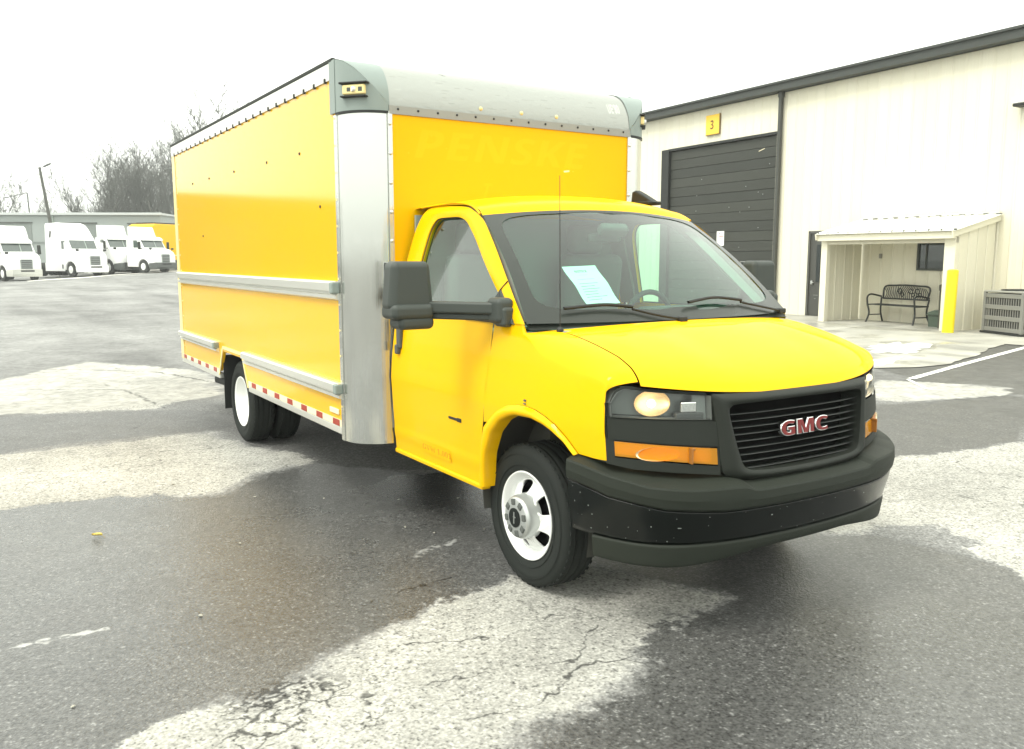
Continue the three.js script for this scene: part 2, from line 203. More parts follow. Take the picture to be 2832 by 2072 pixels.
// frames of the near warehouse: s along its wall, o out from it
const WO = V(-12.08, 0, -15.315), WE = V(0.999, 0, 0.045), WN = V(-0.045, 0, 0.999), WT = -0.045, GY = 0.2;
const W = (s, y, o) => WO.clone().addScaledVector(WE, s).addScaledVector(WN, o).add(V(0, y, 0));
{
  const sMax = lut([[0, 12], [2.55, 12], [2.75, 7.75], [5.75, 8.75], [6.5, 8.55], [7.1, 8.2]]);
  const g = grid((u, v) => { const o = lerp(0.02, 7.0, v), s = lerp(-9, sMax(o) + 0.2 * (fbm(o * 2.3, 3, 3) - 0.5), u), oo = o + (v > 0.99 ? 0.3 * (fbm(s * 1.7, 3, 3) - 0.5) : 0), p = W(s, 0, oo); p.y = H(p.x, p.z) + 0.012; return p; }, 90, 60, true, (p) => [p.x, p.z]);
  const tex = dtex(512, (i, j) => { const x = i / 512 * 8, y = j / 512 * 8; const v = 0.36 + 0.22 * (fbm(x * 2, y * 2, 4) - 0.5) + 0.05 * (LAT[(i * 71 + j * 513) & 65535] - 0.5) - 0.09 * ss(0.55, 0.75, fbm(x * 0.9 + 5, y * 2.2, 3)); return [toS(v), toS(v * 0.98), toS(v * 0.86)]; }, true);
  const wet = dtex(256, (i, j) => (fbm(i / 256 * 12 + 4, j / 256 * 12 + 2, 3) > 0.62 ? 0.28 : 0.85));
  structure('pavement', g, new THREE.MeshPhysicalMaterial({ map: tile(tex, 1 / 8, 1 / 8), roughnessMap: tile(wet, 1 / 12, 1 / 12), side: THREE.DoubleSide, bumpMap: tile(stoneTex, 1, 1), bumpScale: 0.002 }));
  for (const [pts, n] of [[[[-5.45, -9.75], [-5.75, -10.4], [-5.7, -11.1], [-5.3, -11.2], [-4.9, -10.5], [-4.75, -9.8], [-5.05, -9.5]], 3], [[[-4.6, -9.35], [-4.35, -9.0], [-4.1, -8.1], [-4.35, -7.9], [-4.6, -8.6]], 9]]) {  // flat sheets coloured white in place of bright glare off wet paving
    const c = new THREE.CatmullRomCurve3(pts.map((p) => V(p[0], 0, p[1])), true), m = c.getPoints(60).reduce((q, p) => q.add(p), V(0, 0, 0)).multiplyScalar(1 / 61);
    tag(structure('glare_patch', grid((u, v) => { const p = m.clone().lerp(c.getPoint(u % 1), v * (0.92 + 0.5 * (vn(u * 40 % 40, n) - 0.5))); p.y = H(p.x, p.z) + 0.0165; return p; }, 80, 4, true), mat([0.62, 0.63, 0.6], 0.5)), n === 3 ? 'thin white patch painted for wet glare on the pale paving before the shelter' : 'narrow white streak painted for wet glare on the paving beside the nose of the truck');
  }
  const line = (pts, w) => { const out = []; for (let i = 0; i + 1 < pts.length; i++) { const a = V(pts[i][0], 0, pts[i][1]), b = V(pts[i + 1][0], 0, pts[i + 1][1]), d = b.clone().sub(a).normalize(), n = V(-d.z, 0, d.x); out.push(grid((u, v) => { const p = a.clone().lerp(b, u).addScaledVector(n, (v - 0.5) * w + 0.012 * (vn(u * 40 + i * 7, v * 9) - 0.5)); p.y = H(p.x, p.z) + 0.006; return p; }, 40, 1, true)); } return out; };
  const wp = mat([0.72, 0.72, 0.68], 0.75);
  tag(structure('painted_line', line([[-3.2, -7.49], [-3.54, -9.42], [-3.94, -11.87], [-4.4, -14.6]], 0.11), wp), 'long white parking line on dark asphalt right of the truck');
  tag(structure('painted_line', line([[-2.6, -6.9], [-3.2, -7.42]], 0.05), wp), 'short faded white line end beside the truck nose');
  const strip = grid((u, v) => { const a = V(-72.9, 0, 9), b = V(-73.5, 0, -16), p = a.lerp(b, u); p.x += (v - 0.5) * 2.6 + 2.2 + 1.2 * (vn(u * 9, 2) - 0.5) - 2.4 * ss(0.5, 0.7, u); p.y = H(p.x, p.z) + 0.02; return p; }, 80, 1, true);
  structure('concrete_apron', strip, mat([0.66, 0.65, 0.6], 0.85));
}
// ---------------------------------------------------------------- the box truck (x forward from the front axle, z to its right)
const font = new FontLoader().parse ? await new FontLoader().loadAsync('fonts/droid/droid_sans_bold.typeface.json') : null;
const truck = thing('box_truck', 'yellow box truck with tall cargo box and silver corner posts parked in front', 'truck');
const S = lut([[0.3, 0.935], [0.47, 0.951], [0.6, 0.964], [0.72, 0.973], [0.84, 0.98], [0.93, 0.9855], [0.97, 0.984], [1.05, 0.979], [1.2, 0.963], [1.36, 0.945], [1.48, 0.916], [1.6, 0.886], [1.8, 0.832], [1.95, 0.789], [2.0, 0.768]]);
const both = (name, make, m, parent = truck) => [1, -1].map((s) => { const g = join(make()); return part(name, s > 0 ? g : mirrorZ(g), m, parent); });
const curve = (pts, n = pts.length * 6) => { const c = new THREE.CatmullRomCurve3(pts.map((p) => V(p[0], p[1], p[2] ?? 0)), false, 'catmullrom', 0.5); return c; };
const poly = (pts) => { const L = [0]; for (let i = 1; i < pts.length; i++) L.push(L[i - 1] + Math.hypot(pts[i][0] - pts[i - 1][0], pts[i][1] - pts[i - 1][1])); return (u) => { const d = u * L[L.length - 1]; for (let i = 1; i < pts.length; i++) if (d <= L[i] + 1e-9) { const t = (d - L[i - 1]) / (L[i] - L[i - 1]); return [lerp(pts[i - 1][0], pts[i][0], t), lerp(pts[i - 1][1], pts[i][1], t)]; } return pts[pts.length - 1]; }; };

// cargo box -------------------------------------------------
const ZB = 1.2, XF = -1.423, XP = -1.66, RP = 0.237, YT = 2.575;
{
  const side = () => extr([[-6.44, 0.6], [-4.895, 0.6], [-4.73, 0.806], [-4.09, 0.804], [-3.93, 0.6], [XP, 0.6], [XP, 2.79], [-6.44, 2.79]], 0.03, 0.003).translate(0, 0, ZB - 0.03);
  const sides = both('side_panel', side, M.yellowBox);
  sides.forEach((p, i) => {
    const z = i ? -ZB : ZB, o = i ? -1 : 1;
    const dots = [[-5.65, 2.43], [-4.96, 2.43], [-4.08, 2.42], [-3.14, 2.41], [-2.38, 2.4], [-5.3, 1.9], [-2.0, 2.02]].map(([x, y]) => at(new THREE.CylinderGeometry(0.009, 0.011, 0.008, 8), x, y, z + 0.002 * o, Math.PI / 2));
    const edge = []; for (let k = 0; k < 13; k++) { edge.push(at(new THREE.SphereGeometry(0.011, 8, 5), XP - 0.035, 0.72 + k * 0.166, z)); edge.push(at(new THREE.SphereGeometry(0.009, 6, 4), -6.4, 0.72 + k * 0.166, z)); }
    tag(part('rivet', dots, M.black, p), null, null, null, 'stuff');
    tag(part('edge_rivet', edge, M.cream, p), null, null, null, 'stuff');
    part('wheel_cutout_trim', extr([[-4.92, 0.56], [-4.895, 0.56], [-4.725, 0.83], [-4.085, 0.828], [-3.93, 0.56], [-3.9, 0.56], [-4.068, 0.855], [-4.742, 0.858]], 0.008, 0).translate(0, 0, i ? -ZB - 0.006 : ZB - 0.002), M.cream, p);
  });
  // bottom rail with its tape
  for (const s of [1, -1]) for (const [x0, x1] of [[-6.56, -4.895], [-3.9, XP]]) {
    const rail = part('bottom_rail', rb(x1 - x0, 0.05, 0.05, 0.008, (x0 + x1) / 2, 0.553, s * (ZB - 0.022)), M.aluBright, truck);
    const n = Math.round((x1 - x0) / 0.31), w = (x1 - x0) / n;
    part('white_tape', bx(x1 - x0 - 0.01, 0.044, 0.004, (x0 + x1) / 2, 0.603, s * (ZB + 0.003)), M.whiteTape, rail);
    for (let k = 0; k < n; k++) part('red_tape', bx(w * 0.36, 0.04, 0.004, x0 + (k + 0.55) * w, 0.603, s * (ZB + 0.0065)), M.redTape, rail);
  }
  part('clearance_marker', rb(0.16, 0.035, 0.012, 0.005, -1.83, 0.675, ZB + 0.006), M.whiteTape, truck, 'small pale side marker at the foot of the silver post');
  // rub rails
  const rail = (x0, x1, y0, y1, s) => {
    const h = y1 - y0, prof = [[0, 0], [0.03, 0.012], [0.03, h * 0.28], [0.018, h * 0.33], [0.018, h * 0.45], [0.046, h * 0.5], [0.046, h * 0.9], [0.03, h], [0, h]];
    const g0 = extr(prof, x1 - x0, 0).applyMatrix4(new THREE.Matrix4().makeBasis(V(0, 0, -1), V(0, 1, 0), V(1, 0, 0))).translate(x0, y0, -(ZB + 0.001)), g = s > 0 ? mirrorZ(g0) : g0;
    const p = part('rub_rail', g, M.aluBright, truck);
    part('end_cap', rb(0.05, h * 0.62, 0.058, 0.012, x1 - 0.02, y0 + h * 0.66, s * (ZB + 0.03)), M.capGrey, p);
  };
  for (const s of [1, -1]) { rail(-6.44, -1.69, 1.41, 1.535, s); rail(-6.5, -4.88, 0.785, 0.885, s); rail(-3.96, -1.675, 0.765, 0.875, s); }
  // front wall, its ghost of old lettering
  const cv = document.createElement('canvas'); cv.width = 1024; cv.height = 1024; const x = cv.getContext('2d');
  x.fillStyle = 'rgb(236,181,1)'; x.fillRect(0, 0, 1024, 1024);
  x.fillStyle = 'rgb(238,186,12)'; x.save(); x.transform(1, 0, -0.32, 1, 0, 0); x.font = 'bold 128px sans-serif';
  x.save(); x.scale(1.55, 1); x.fillText('PENSKE', 78, 140); x.restore(); x.font = 'bold 70px sans-serif'; x.fillText('T', 430, 260); x.restore();
  for (let k = 0; k < 60; k++) { x.fillStyle = k % 3 ? 'rgba(214,156,4,0.5)' : 'rgba(250,226,140,0.6)'; x.fillRect(rnd() * 1024, rnd() * 700, 1 + rnd() * 5, 1 + rnd() * 2); }
  x.fillStyle = 'rgb(250,238,190)'; x.save(); x.translate(708, 150); x.rotate(-0.12); x.fillRect(0, 0, 26, 6); x.restore();
  const ft = new THREE.CanvasTexture(cv); ft.colorSpace = THREE.SRGBColorSpace;
  const fp = grid((u, v) => V(XF, lerp(0.62, YT, v), lerp(0.965, -0.965, u)), 1, 1, false);
  const front = part('front_panel', fp, paint([1, 1, 1], { map: ft, clearcoat: 0.15, clearcoatRoughness: 0.06 }), truck);
  // corner posts
  both('corner_post', () => [grid((u, v) => V(XP + RP * Math.cos(u * Math.PI / 2), lerp(0.5, YT - 0.012, v), 0.965 + RP * Math.sin(u * Math.PI / 2)), 20, 1, true, (q, u, v) => [u, v * 4]),
    bx(0.05, YT - 0.512, 0.006, XP - 0.02, (YT + 0.488) / 2, ZB + 0.004), bx(0.006, YT - 0.6, 0.03, XF + 0.006, (YT + 0.6) / 2, 0.955)], M.alu).forEach((p, i) => {
    const r = []; for (let k = 0; k < 11; k++) r.push(at(new THREE.SphereGeometry(0.012, 8, 6), XF + 0.01, 0.72 + k * 0.178, (i ? -1 : 1) * 0.955));
    tag(part('rivet', r, M.aluBright, p), null, null, null, 'stuff');
  });
  // roll of the front edge: profile of x and y
  const roll = curve([[XF, YT], [XF - 0.002, 2.65], [XF - 0.022, 2.73], [XF - 0.075, 2.815], [XF - 0.15, 2.868], [XF - 0.24, 2.893], [XF - 0.34, 2.9]]);
  const yOn = (xx) => { let b = 2.9; for (let k = 0; k <= 200; k++) { const q = roll.getPoint(k / 200); if (q.x <= xx) { b = q.y; break; } } return b; };
  const capTex = (() => { const c = document.createElement('canvas'); c.width = 2048; c.height = 256; const g = c.getContext('2d'); g.fillStyle = 'rgb(206,207,203)'; g.fillRect(0, 0, 2048, 256); for (let k = 0; k < 260; k++) { g.fillStyle = `rgba(${k % 2 ? 235 : 150},${k % 2 ? 235 : 150},${k % 2 ? 228 : 142},0.25)`; g.fillRect(rnd() * 2048, rnd() * 256, 4 + rnd() * 60, 1 + rnd() * 2); } g.fillStyle = 'rgb(244,246,240)'; g.font = 'bold 46px sans-serif'; g.save(); g.translate(1845, 178); g.rotate(-0.04); g.fillText("UE'80", 0, 0); g.restore(); g.fillStyle = 'rgba(90,90,86,0.8)'; g.fillRect(448, 92, 34, 5); g.fillRect(466, 98, 30, 4); const t = new THREE.CanvasTexture(c); t.colorSpace = THREE.SRGBColorSpace; return t; })();
  const cap = part('front_cap', grid((u, v) => { const q = roll.getPoint(v); return V(q.x + 0.002, q.y, lerp(0.965, -0.965, u)); }, 1, 24, false), mat([0.56, 0.57, 0.55], 0.4, 0.8, { map: capTex, bumpMap: tile(softTex, 6, 2), bumpScale: 0.002 }), truck);
  const fl = part('flange', [bx(0.008, 0.05, 1.92, XF + 0.006, YT + 0.01, 0)], mat([0.3, 0.3, 0.27], 0.55, 0.5), cap);
  const rv = []; for (let k = 0; k < 14; k++) rv.push(at(new THREE.SphereGeometry(0.008, 6, 5), XF + 0.01, YT + 0.016, 0.9 - k * 0.138)); tag(part('rivet', rv, M.black, cap), null, null, null, 'stuff');
  for (const z of [0.303, -0.015, -0.304]) part('marker_plug', at(new THREE.SphereGeometry(0.014, 10, 6), XF - 0.002, 2.648, z), M.cream, cap);
  // grey corner caps
  both('corner_cap', () => {
    const out = (a) => [XP + (RP + 0.006) * Math.cos(a), 0.965 + (RP + 0.006) * Math.sin(a)];
    const wall = grid((u, v) => { const a = u * Math.PI / 2, [xx, zz] = out(a), top = Math.max(YT + 0.05, yOn(xx - 0.006)); return V(xx, lerp(YT, top, v), zz); }, 24, 6, true);
    const top = grid((u, v) => { const q = roll.getPoint(v), d = clamp((q.x - XP) / RP, 0, 1), zo = 0.965 + (RP + 0.006) * Math.sqrt(Math.max(0, 1 - d * d)); return V(q.x + 0.004, q.y + 0.004, lerp(0.955, zo, u)); }, 12, 30, true);
    return [wall, top, bx(0.09, 0.32, 0.006, XP - 0.045, YT + 0.16, ZB + 0.009)];
  }, M.capGrey).forEach((p, i) => {
    const s = i ? -1 : 1, a = 0.86, r = RP + 0.006, px = XP + r * Math.cos(a), pz = 0.965 + r * Math.sin(a);
    const lamp = part('marker_light', [rb(0.15, 0.06, 0.03, 0.01, px, 2.695, s * pz, 0, s * (Math.PI / 2 - a))], M.cream, p);
    part('lamp_socket', at(new THREE.CylinderGeometry(0.016, 0.016, 0.02, 14), px + 0.014 * Math.cos(a), 2.697, s * (pz + 0.014 * Math.sin(a)), Math.PI / 2, 0, 0), M.whiteRim, lamp);
    part('socket_recess', [rb(0.03, 0.03, 0.02, 0.004, px - 0.036 * Math.sin(a) + 0.008, 2.695, s * (pz + 0.036 * Math.cos(a)), 0, s * (Math.PI / 2 - a)), rb(0.03, 0.03, 0.02, 0.004, px + 0.04 * Math.sin(a) + 0.009, 2.695, s * (pz - 0.04 * Math.cos(a)), 0, s * (Math.PI / 2 - a))], M.trimDark, lamp);
    part('lamp_shade', [rb(0.19, 0.012, 0.045, 0.005, px, 2.735, s * pz, 0, s * (Math.PI / 2 - a)), rb(0.17, 0.01, 0.05, 0.004, px, 2.655, s * pz, 0, s * (Math.PI / 2 - a))], M.black, lamp);
    part('cap_gasket', grid((u, v) => { const b = u * Math.PI / 2; return V(XP + (r + 0.004) * Math.cos(b), YT - 0.014 + v * 0.014, s * (0.965 + (r + 0.004) * Math.sin(b))); }, 20, 1, true), M.black, p);
  });
  // roof and top rails
  part('roof', [bx(4.98, 0.025, 2.36, -4.2, 2.89, 0)], M.aluBright, truck);
  both('top_rail', () => [bx(4.86, 0.1, 0.014, -4.13, 2.835, ZB + 0.004)], mat([0.72, 0.72, 0.68], 0.5, 0.3)).forEach((p, i) => {
    const r = []; for (let k = 0; k < 24; k++) r.push(bx(0.022, 0.03, 0.012, -6.4 + k * 0.199, 2.79, (i ? -1 : 1) * (ZB + 0.011)));
    tag(part('clip', r, M.black, p), null, null, null, 'stuff');
    part('roof_edge', rb(4.9, 0.028, 0.03, 0.008, -4.15, 2.9, (i ? -1 : 1) * (ZB - 0.002)), M.darkGrey, p);
  });
  part('rear_frame', [bx(0.13, 2.3, 0.05, -6.51, 1.72, ZB - 0.02), bx(0.13, 2.3, 0.05, -6.51, 1.72, -ZB + 0.02), bx(0.13, 0.1, 2.36, -6.51, 2.84, 0)], M.cream, truck);
  part('rear_door', bx(0.04, 2.2, 2.3, -6.5, 1.7, 0), M.yellowBox, truck);
  part('box_floor', bx(5.0, 0.06, 2.33, -4.05, 0.89, 0), M.chassis, truck);
  part('chassis_frame', [bx(7.2, 0.18, 0.09, -2.9, 0.6, 0.42), bx(7.2, 0.18, 0.09, -2.9, 0.6, -0.42), bx(0.12, 0.12, 1.6, -4.36, 0.37, 0), bx(0.1, 0.1, 1.5, 0, 0.37, 0), bx(0.5, 0.3, 0.4, -2.4, 0.5, -0.2), at(new THREE.SphereGeometry(0.2, 12, 8), -4.36, 0.38, 0), bx(0.1, 0.3, 2.2, -1.55, 0.75, 0)], M.chassis, truck);
  part('rear_step', [bx(0.18, 0.05, 2.1, -6.55, 0.5, 0)], M.black, truck); part('hanger_bracket', [rb(0.34, 0.07, 0.1, 0.02, -5.2, 0.46, 1.08, 0, 0.1)], M.black, truck);
  both('mud_flap', () => bx(0.012, 0.52, 0.5, -4.83, 0.5, 0.93), M.black);
}
// wheels ---------------------------------------------------
const tyreProfile = [[0.222, -0.085], [0.25, -0.1], [0.3, -0.108], [0.335, -0.104], [0.357, -0.092], [0.367, -0.078], [0.371, -0.06], [0.372, -0.052], [0.362, -0.05], [0.362, -0.042], [0.372, -0.04], [0.372, -0.006], [0.362, -0.004], [0.362, 0.004], [0.372, 0.006], [0.372, 0.04], [0.362, 0.042], [0.362, 0.05], [0.372, 0.052], [0.371, 0.06], [0.367, 0.078], [0.357, 0.092], [0.335, 0.104], [0.3, 0.108], [0.25, 0.1], [0.222, 0.085]];
const tyreGeo = () => { const side = []; for (let k = 0; k < 48; k++) { const a = k / 48 * 2 * Math.PI; for (const s of [1, -1]) side.push(at(new THREE.BoxGeometry(0.012, 0.006, 0.02), Math.cos(a) * 0.366, s * 0.08, Math.sin(a) * 0.366, 0, -a, 0)); } const g = join([lathe(tyreProfile, 64), ...side, lathe([[0.3195, 0.1085], [0.321, 0.111], [0.324, 0.1085]], 64), lathe([[0.262, 0.104], [0.264, 0.108], [0.267, 0.105]], 64)]); return g.rotateX(Math.PI / 2); };
const TYRE = tyreGeo();
function holed(ro, ri, n, hr0, hr1, ha, phase) { const s = new THREE.Shape(); s.absarc(0, 0, ro, 0, 2 * Math.PI); const c = new THREE.Path(); c.absarc(0, 0, ri, 0, 2 * Math.PI, true); s.holes.push(c); for (let k = 0; k < n; k++) { const a = phase + k * 2 * Math.PI / n, h = new THREE.Path(), pts = []; for (let i = 0; i < 24; i++) { const t = i / 24 * 2 * Math.PI, cr = Math.sign(Math.cos(t)) * Math.pow(Math.abs(Math.cos(t)), 0.6), sr = Math.sign(Math.sin(t)) * Math.pow(Math.abs(Math.sin(t)), 0.6), rr = (hr0 + hr1) / 2 + (hr1 - hr0) / 2 * cr, aa = a + ha * sr; pts.push(new THREE.Vector2(rr * Math.cos(aa), rr * Math.sin(aa))); } h.setFromPoints(pts.reverse()); s.holes.push(h); } return s; }
function frontWheel(s) {
  const w = new THREE.Group(); w.name = 'front_wheel'; w.position.set(0, 0.372, s * 0.79); if (s < 0) w.rotation.y = Math.PI; truck.add(w);
  part('tyre', TYRE, M.rubber, w);
  const disc = new THREE.ExtrudeGeometry(holed(0.196, 0.085, 5, 0.112, 0.184, 0.33, 0.54), { depth: 0.008, bevelEnabled: true, bevelSize: 0.003, bevelThickness: 0.003, bevelSegments: 2, curveSegments: 40 });
  { const P = disc.attributes.position; for (let i = 0; i < P.count; i++) { const r = Math.hypot(P.getX(i), P.getY(i)); P.setZ(i, P.getZ(i) + 0.045 + 0.052 * (1 - ss(0.09, 0.19, r))); } disc.computeVertexNormals(); }
  const lip = lathe([[0.205, -0.02], [0.196, 0.02], [0.191, 0.05], [0.186, 0.055], [0.194, 0.06], [0.206, 0.068], [0.211, 0.085], [0.222, 0.098], [0.229, 0.1], [0.231, 0.094], [0.224, 0.085]], 56).rotateX(Math.PI / 2);
  part('rim', [disc, lip], M.whiteRim, w);
  part('brake_drum', at(new THREE.CylinderGeometry(0.17, 0.17, 0.06, 32), 0, 0, -0.0, Math.PI / 2), M.void, w);
  const cup = lathe([[0.118, 0.075], [0.116, 0.095], [0.112, 0.14], [0.104, 0.155], [0.092, 0.162], [0.05, 0.164]], 48).rotateX(Math.PI / 2);
  part('hub_cap', [cup], M.hub, w);
  const lugs = [];
  for (let k = 0; k < 8; k++) { const a = k / 8 * 2 * Math.PI + 0.2; lugs.push(rb(0.032, 0.034, 0.02, 0.006, 0.08 * Math.cos(a), 0.08 * Math.sin(a), 0.158, 0, 0, a)); }
  part('lug_opening', lugs, M.trimDark, w);
  part('hub_plate', at(new THREE.CylinderGeometry(0.05, 0.05, 0.012, 32), 0, 0, 0.162, Math.PI / 2), M.gloss, w);
  part('hub_emblem', [bx(0.006, 0.06, 0.004, 0, 0, 0.169), bx(0.02, 0.005, 0.004, 0.004, 0.004, 0.169)], M.hub, w);
}
function rearWheel(s) {
  const w = new THREE.Group(); w.name = 'rear_wheel'; w.position.set(-4.363, 0.372, s * 1.045); if (s < 0) w.rotation.y = Math.PI; truck.add(w);
  part('tyre', TYRE, M.rubber, w); part('inner_tyre', TYRE.clone().translate(0, 0, -0.25), M.rubber, w);
  part('rim', [lathe([[0.09, -0.04], [0.12, -0.03], [0.16, -0.005], [0.19, 0.04], [0.197, 0.06], [0.206, 0.068], [0.211, 0.085], [0.222, 0.098], [0.229, 0.1], [0.231, 0.094], [0.222, 0.085]], 48).rotateX(Math.PI / 2), at(new THREE.CylinderGeometry(0.1, 0.1, 0.02, 32), 0, 0, -0.04, Math.PI / 2)], M.whiteRim, w);
  part('hub', at(new THREE.CylinderGeometry(0.055, 0.07, 0.08, 24), 0, 0, -0.0, Math.PI / 2), M.whiteRim, w);
}
for (const s of [1, -1]) { frontWheel(s); rearWheel(s); }

// cab ------------------------------------------------------
const seamPts = [[-0.209, 1.36], [-0.214, 1.19], [-0.224, 1.03], [-0.245, 0.92], [-0.262, 0.829], [-0.29, 0.726], [-0.33, 0.56], [-0.348, 0.47]];
const seamX = (y) => lut(seamPts.map((p) => [p[1], p[0]]).reverse())(y);
const archOut = [[-0.262, 0.829], [-0.22, 0.836], [-0.16, 0.882], [-0.103, 0.918], [-0.02, 0.951], [0.063, 0.967], [0.15, 0.973], [0.23, 0.966], [0.31, 0.945], [0.374, 0.918], [0.45, 0.868], [0.522, 0.805]];
const xBot = (z) => 0.26 - 0.18 * (z / 0.94) ** 2;
const SF = (x, y) => S(y) * (1 - 0.05 * ss(0.2, 0.75, x));
const hoodS = lut([[0, 0], [0.2, 0.09], [0.4, 0.23], [0.6, 0.4], [0.75, 0.55], [0.88, 0.72], [0.95, 0.85], [1, 1]]);
const hoodCurve = new THREE.CatmullRomCurve3([[0, 0], [0.2, 0.08], [0.4, 0.215], [0.6, 0.385], [0.75, 0.535], [0.87, 0.69], [0.94, 0.82], [0.98, 0.93], [1, 1.04]].map((p) => V(p[0], p[1], 0)));
const hs = Array.from({ length: 201 }, (_, k) => { const p = hoodCurve.getPoint(k / 200); return [p.x, p.y]; }); const hoodSm = lut(hs);
const fas = (z, y) => 0.965 - 0.35 * Math.abs(z) ** 3 + 0.114 * (1.1 - y);
const hoodFront = (z) => 0.968 - 0.35 * Math.abs(z) ** 3;
const hoodPt = (t, z) => { const a = Math.abs(z), x = lerp(xBot(z), hoodFront(z), t), yr = 1.362 - 0.03 * (a / 0.8) ** 2, yf = 1.096 + 0.048 * (a / 0.82) ** 2; return V(x, yr - (yr - yf) * hoodSm(t) + 0.012 * Math.sin(Math.PI * t) * ss(0.28, 0.5, a) * (1 - ss(0.66, 0.85, a)) , z); };
const seamZ = lut([[0.08, 0.942], [0.13, 0.87], [0.18, 0.803], [0.4, 0.795], [0.6, 0.79], [0.7, 0.8], [0.775, 0.818]]);
{
  part('hood', grid((u, v) => { const t = lerp(0.015, 1, v), side = lerp(-1, 1, u); let z = 0.8 * side; for (let k = 0; k < 4; k++) z = (seamZ(hoodPt(t, Math.abs(z)).x) - 0.005) * side; return hoodPt(t, z); }, 56, 44, true), M.yellow, truck);
  part('hood_lip', grid((u, v) => { const z = lerp(-0.83, 0.83, u), p = hoodPt(1, z); return V(p.x - 0.05 * v, p.y - 0.012 - 0.012 * v, z); }, 40, 1), M.void, truck);
  // fender: arch / belt / shoulder / seam
  const low = poly([...archOut, [0.6, 0.803], [0.7, 0.812]]);
  const fender = () => {
    const pts = (u, v) => {
      const [xl, yl] = low(u), xt0 = lerp(-0.202, 0.768, u ** 0.9);
      const xs = lerp(-0.202, 0.7, u ** 0.9);
      const zt = xt0 < 0.08 ? 0.945 : seamZ(xt0), tx = (xt0 - xBot(zt)) / (hoodFront(zt) - xBot(zt));
      const A = xt0 < 0.08 ? V(xt0, 1.361, 0.945) : hoodPt(clamp(tx, 0, 1), zt + 0.002);
      const drop = 0.1 * ss(0.05, 0.3, xt0) * (1 - 0.5 * ss(0.5, 0.76, xt0)), ySh = A.y - drop - 0.001;
      const k = 0.62;
      if (v < k) { const w = v / k, y = lerp(yl, ySh, w); const x0 = lerp(xl, xs, w), z = SF(x0, y); return V(lerp(x0, fas(z, y) - 0.004, ss(0.86, 1, u)), y, z); }
      const w = (v - k) / (1 - k), B = V(xs, ySh, SF(xs, ySh)), Q = V(lerp(xs, xt0, 0.3), A.y - 0.012 * ss(0.05, 0.3, xt0), SF(xs, A.y) * 0.5 + SF(xs, ySh) * 0.5 - 0.004);
      const R = V((1 - w) ** 2 * B.x + 2 * w * (1 - w) * Q.x + w * w * A.x, (1 - w) ** 2 * B.y + 2 * w * (1 - w) * Q.y + w * w * A.y, (1 - w) ** 2 * B.z + 2 * w * (1 - w) * Q.z + w * w * A.z);
      R.x = lerp(R.x, fas(R.z, R.y) - 0.004, ss(0.86, 1, u) * (1 - w * w)); return R;
    };
    return grid(pts, 70, 44, false);
  };
  const arch = (pull, o) => grid((u, v) => {
    const oc = poly([[-0.348, 0.467], [-0.318, 0.6], [-0.29, 0.726], [-0.262, 0.8], ...archOut.slice(1)])(u), ic = poly([[-0.285, 0.467], [-0.27, 0.58], [-0.249, 0.66], [-0.179, 0.783], [-0.083, 0.865], [0.0, 0.9], [0.067, 0.917], [0.206, 0.923], [0.3, 0.907], [0.357, 0.887], [0.445, 0.845], [0.505, 0.795]])(u);
    if (v <= 0.66) { const w = v / 0.66; return V(lerp(oc[0], ic[0], w), lerp(oc[1], ic[1], w), SF(lerp(oc[0], ic[0], w), lerp(oc[1], ic[1], w)) + 0.022 * Math.sin(Math.PI * (0.08 + w * 0.72))); }
    const w = (v - 0.66) / 0.34; return V(ic[0], ic[1], SF(ic[0], ic[1]) + 0.0125 - 0.075 * w);
  }, 60, 12, false);
  both('fender', fender, M.yellow).forEach((p, i) => {
    part('arch_lip', i ? mirrorZ(arch()) : arch(), M.yellow, p);
    part('side_marker', [rb(0.02, 0.01, 0.006, 0.002, 0.137, 0.998, (i ? -1 : 1) * 0.985), rb(0.02, 0.006, 0.006, 0.002, 0.137, 0.982, (i ? -1 : 1) * 0.986)], M.trimDark, p);
  });
  // wheel house
  both('wheel_liner', () => [grid((u, v) => { const a = lerp(-0.25, Math.PI + 0.25, u), q = Math.max(0, Math.sin(a)); return V(0.11 + 0.47 * Math.cos(a), 0.45 + 0.5 * Math.sin(a), lerp(0.93, 0.5, v)); }, 24, 1), bx(0.9, 0.7, 0.01, 0.1, 0.75, 0.5)], M.liner);
  both('suspension', () => [rod(V(-0.16, 0.5, 0.55), V(-0.13, 0.95, 0.6), 0.035), bx(0.25, 0.2, 0.1, -0.22, 0.75, 0.62), bx(0.5, 0.05, 0.2, 0.1, 0.86, 0.62)], mat([0.09, 0.092, 0.078], 0.8));
  // door: lower panel, window frame ring
  const doorLow = () => grid((u, v) => { const y = lerp(0.47, 1.362, v), xr = lut([[0.47, -1.412], [0.65, -1.404], [1.05, -1.4], [1.36, -1.393]])(y); return V(lerp(xr, seamX(y) - 0.007, u), y, S(y) + 0.003 * ss(0.53, 0.57, y) * (1 - ss(0.59, 0.63, y))); }, 30, 60, false);
  const ringO = [[-1.393, 1.362], [-1.39, 1.6], [-1.376, 1.78], [-1.345, 1.9], [-1.28, 1.972], [-1.17, 1.99], [-0.95, 1.984], [-0.77, 1.97], [-0.68, 1.946], [-0.6, 1.914], [-0.52, 1.872], [-0.36, 1.745], [-0.19, 1.595], [-0.06, 1.478], [0.075, 1.36]];
  const ringI = [[-1.21, 1.362], [-1.2, 1.56], [-1.188, 1.72], [-1.168, 1.84], [-1.125, 1.9], [-1.07, 1.918], [-0.93, 1.919], [-0.83, 1.915], [-0.74, 1.89], [-0.66, 1.84], [-0.575, 1.778], [-0.44, 1.665], [-0.3, 1.558], [-0.17, 1.462], [-0.035, 1.36]];
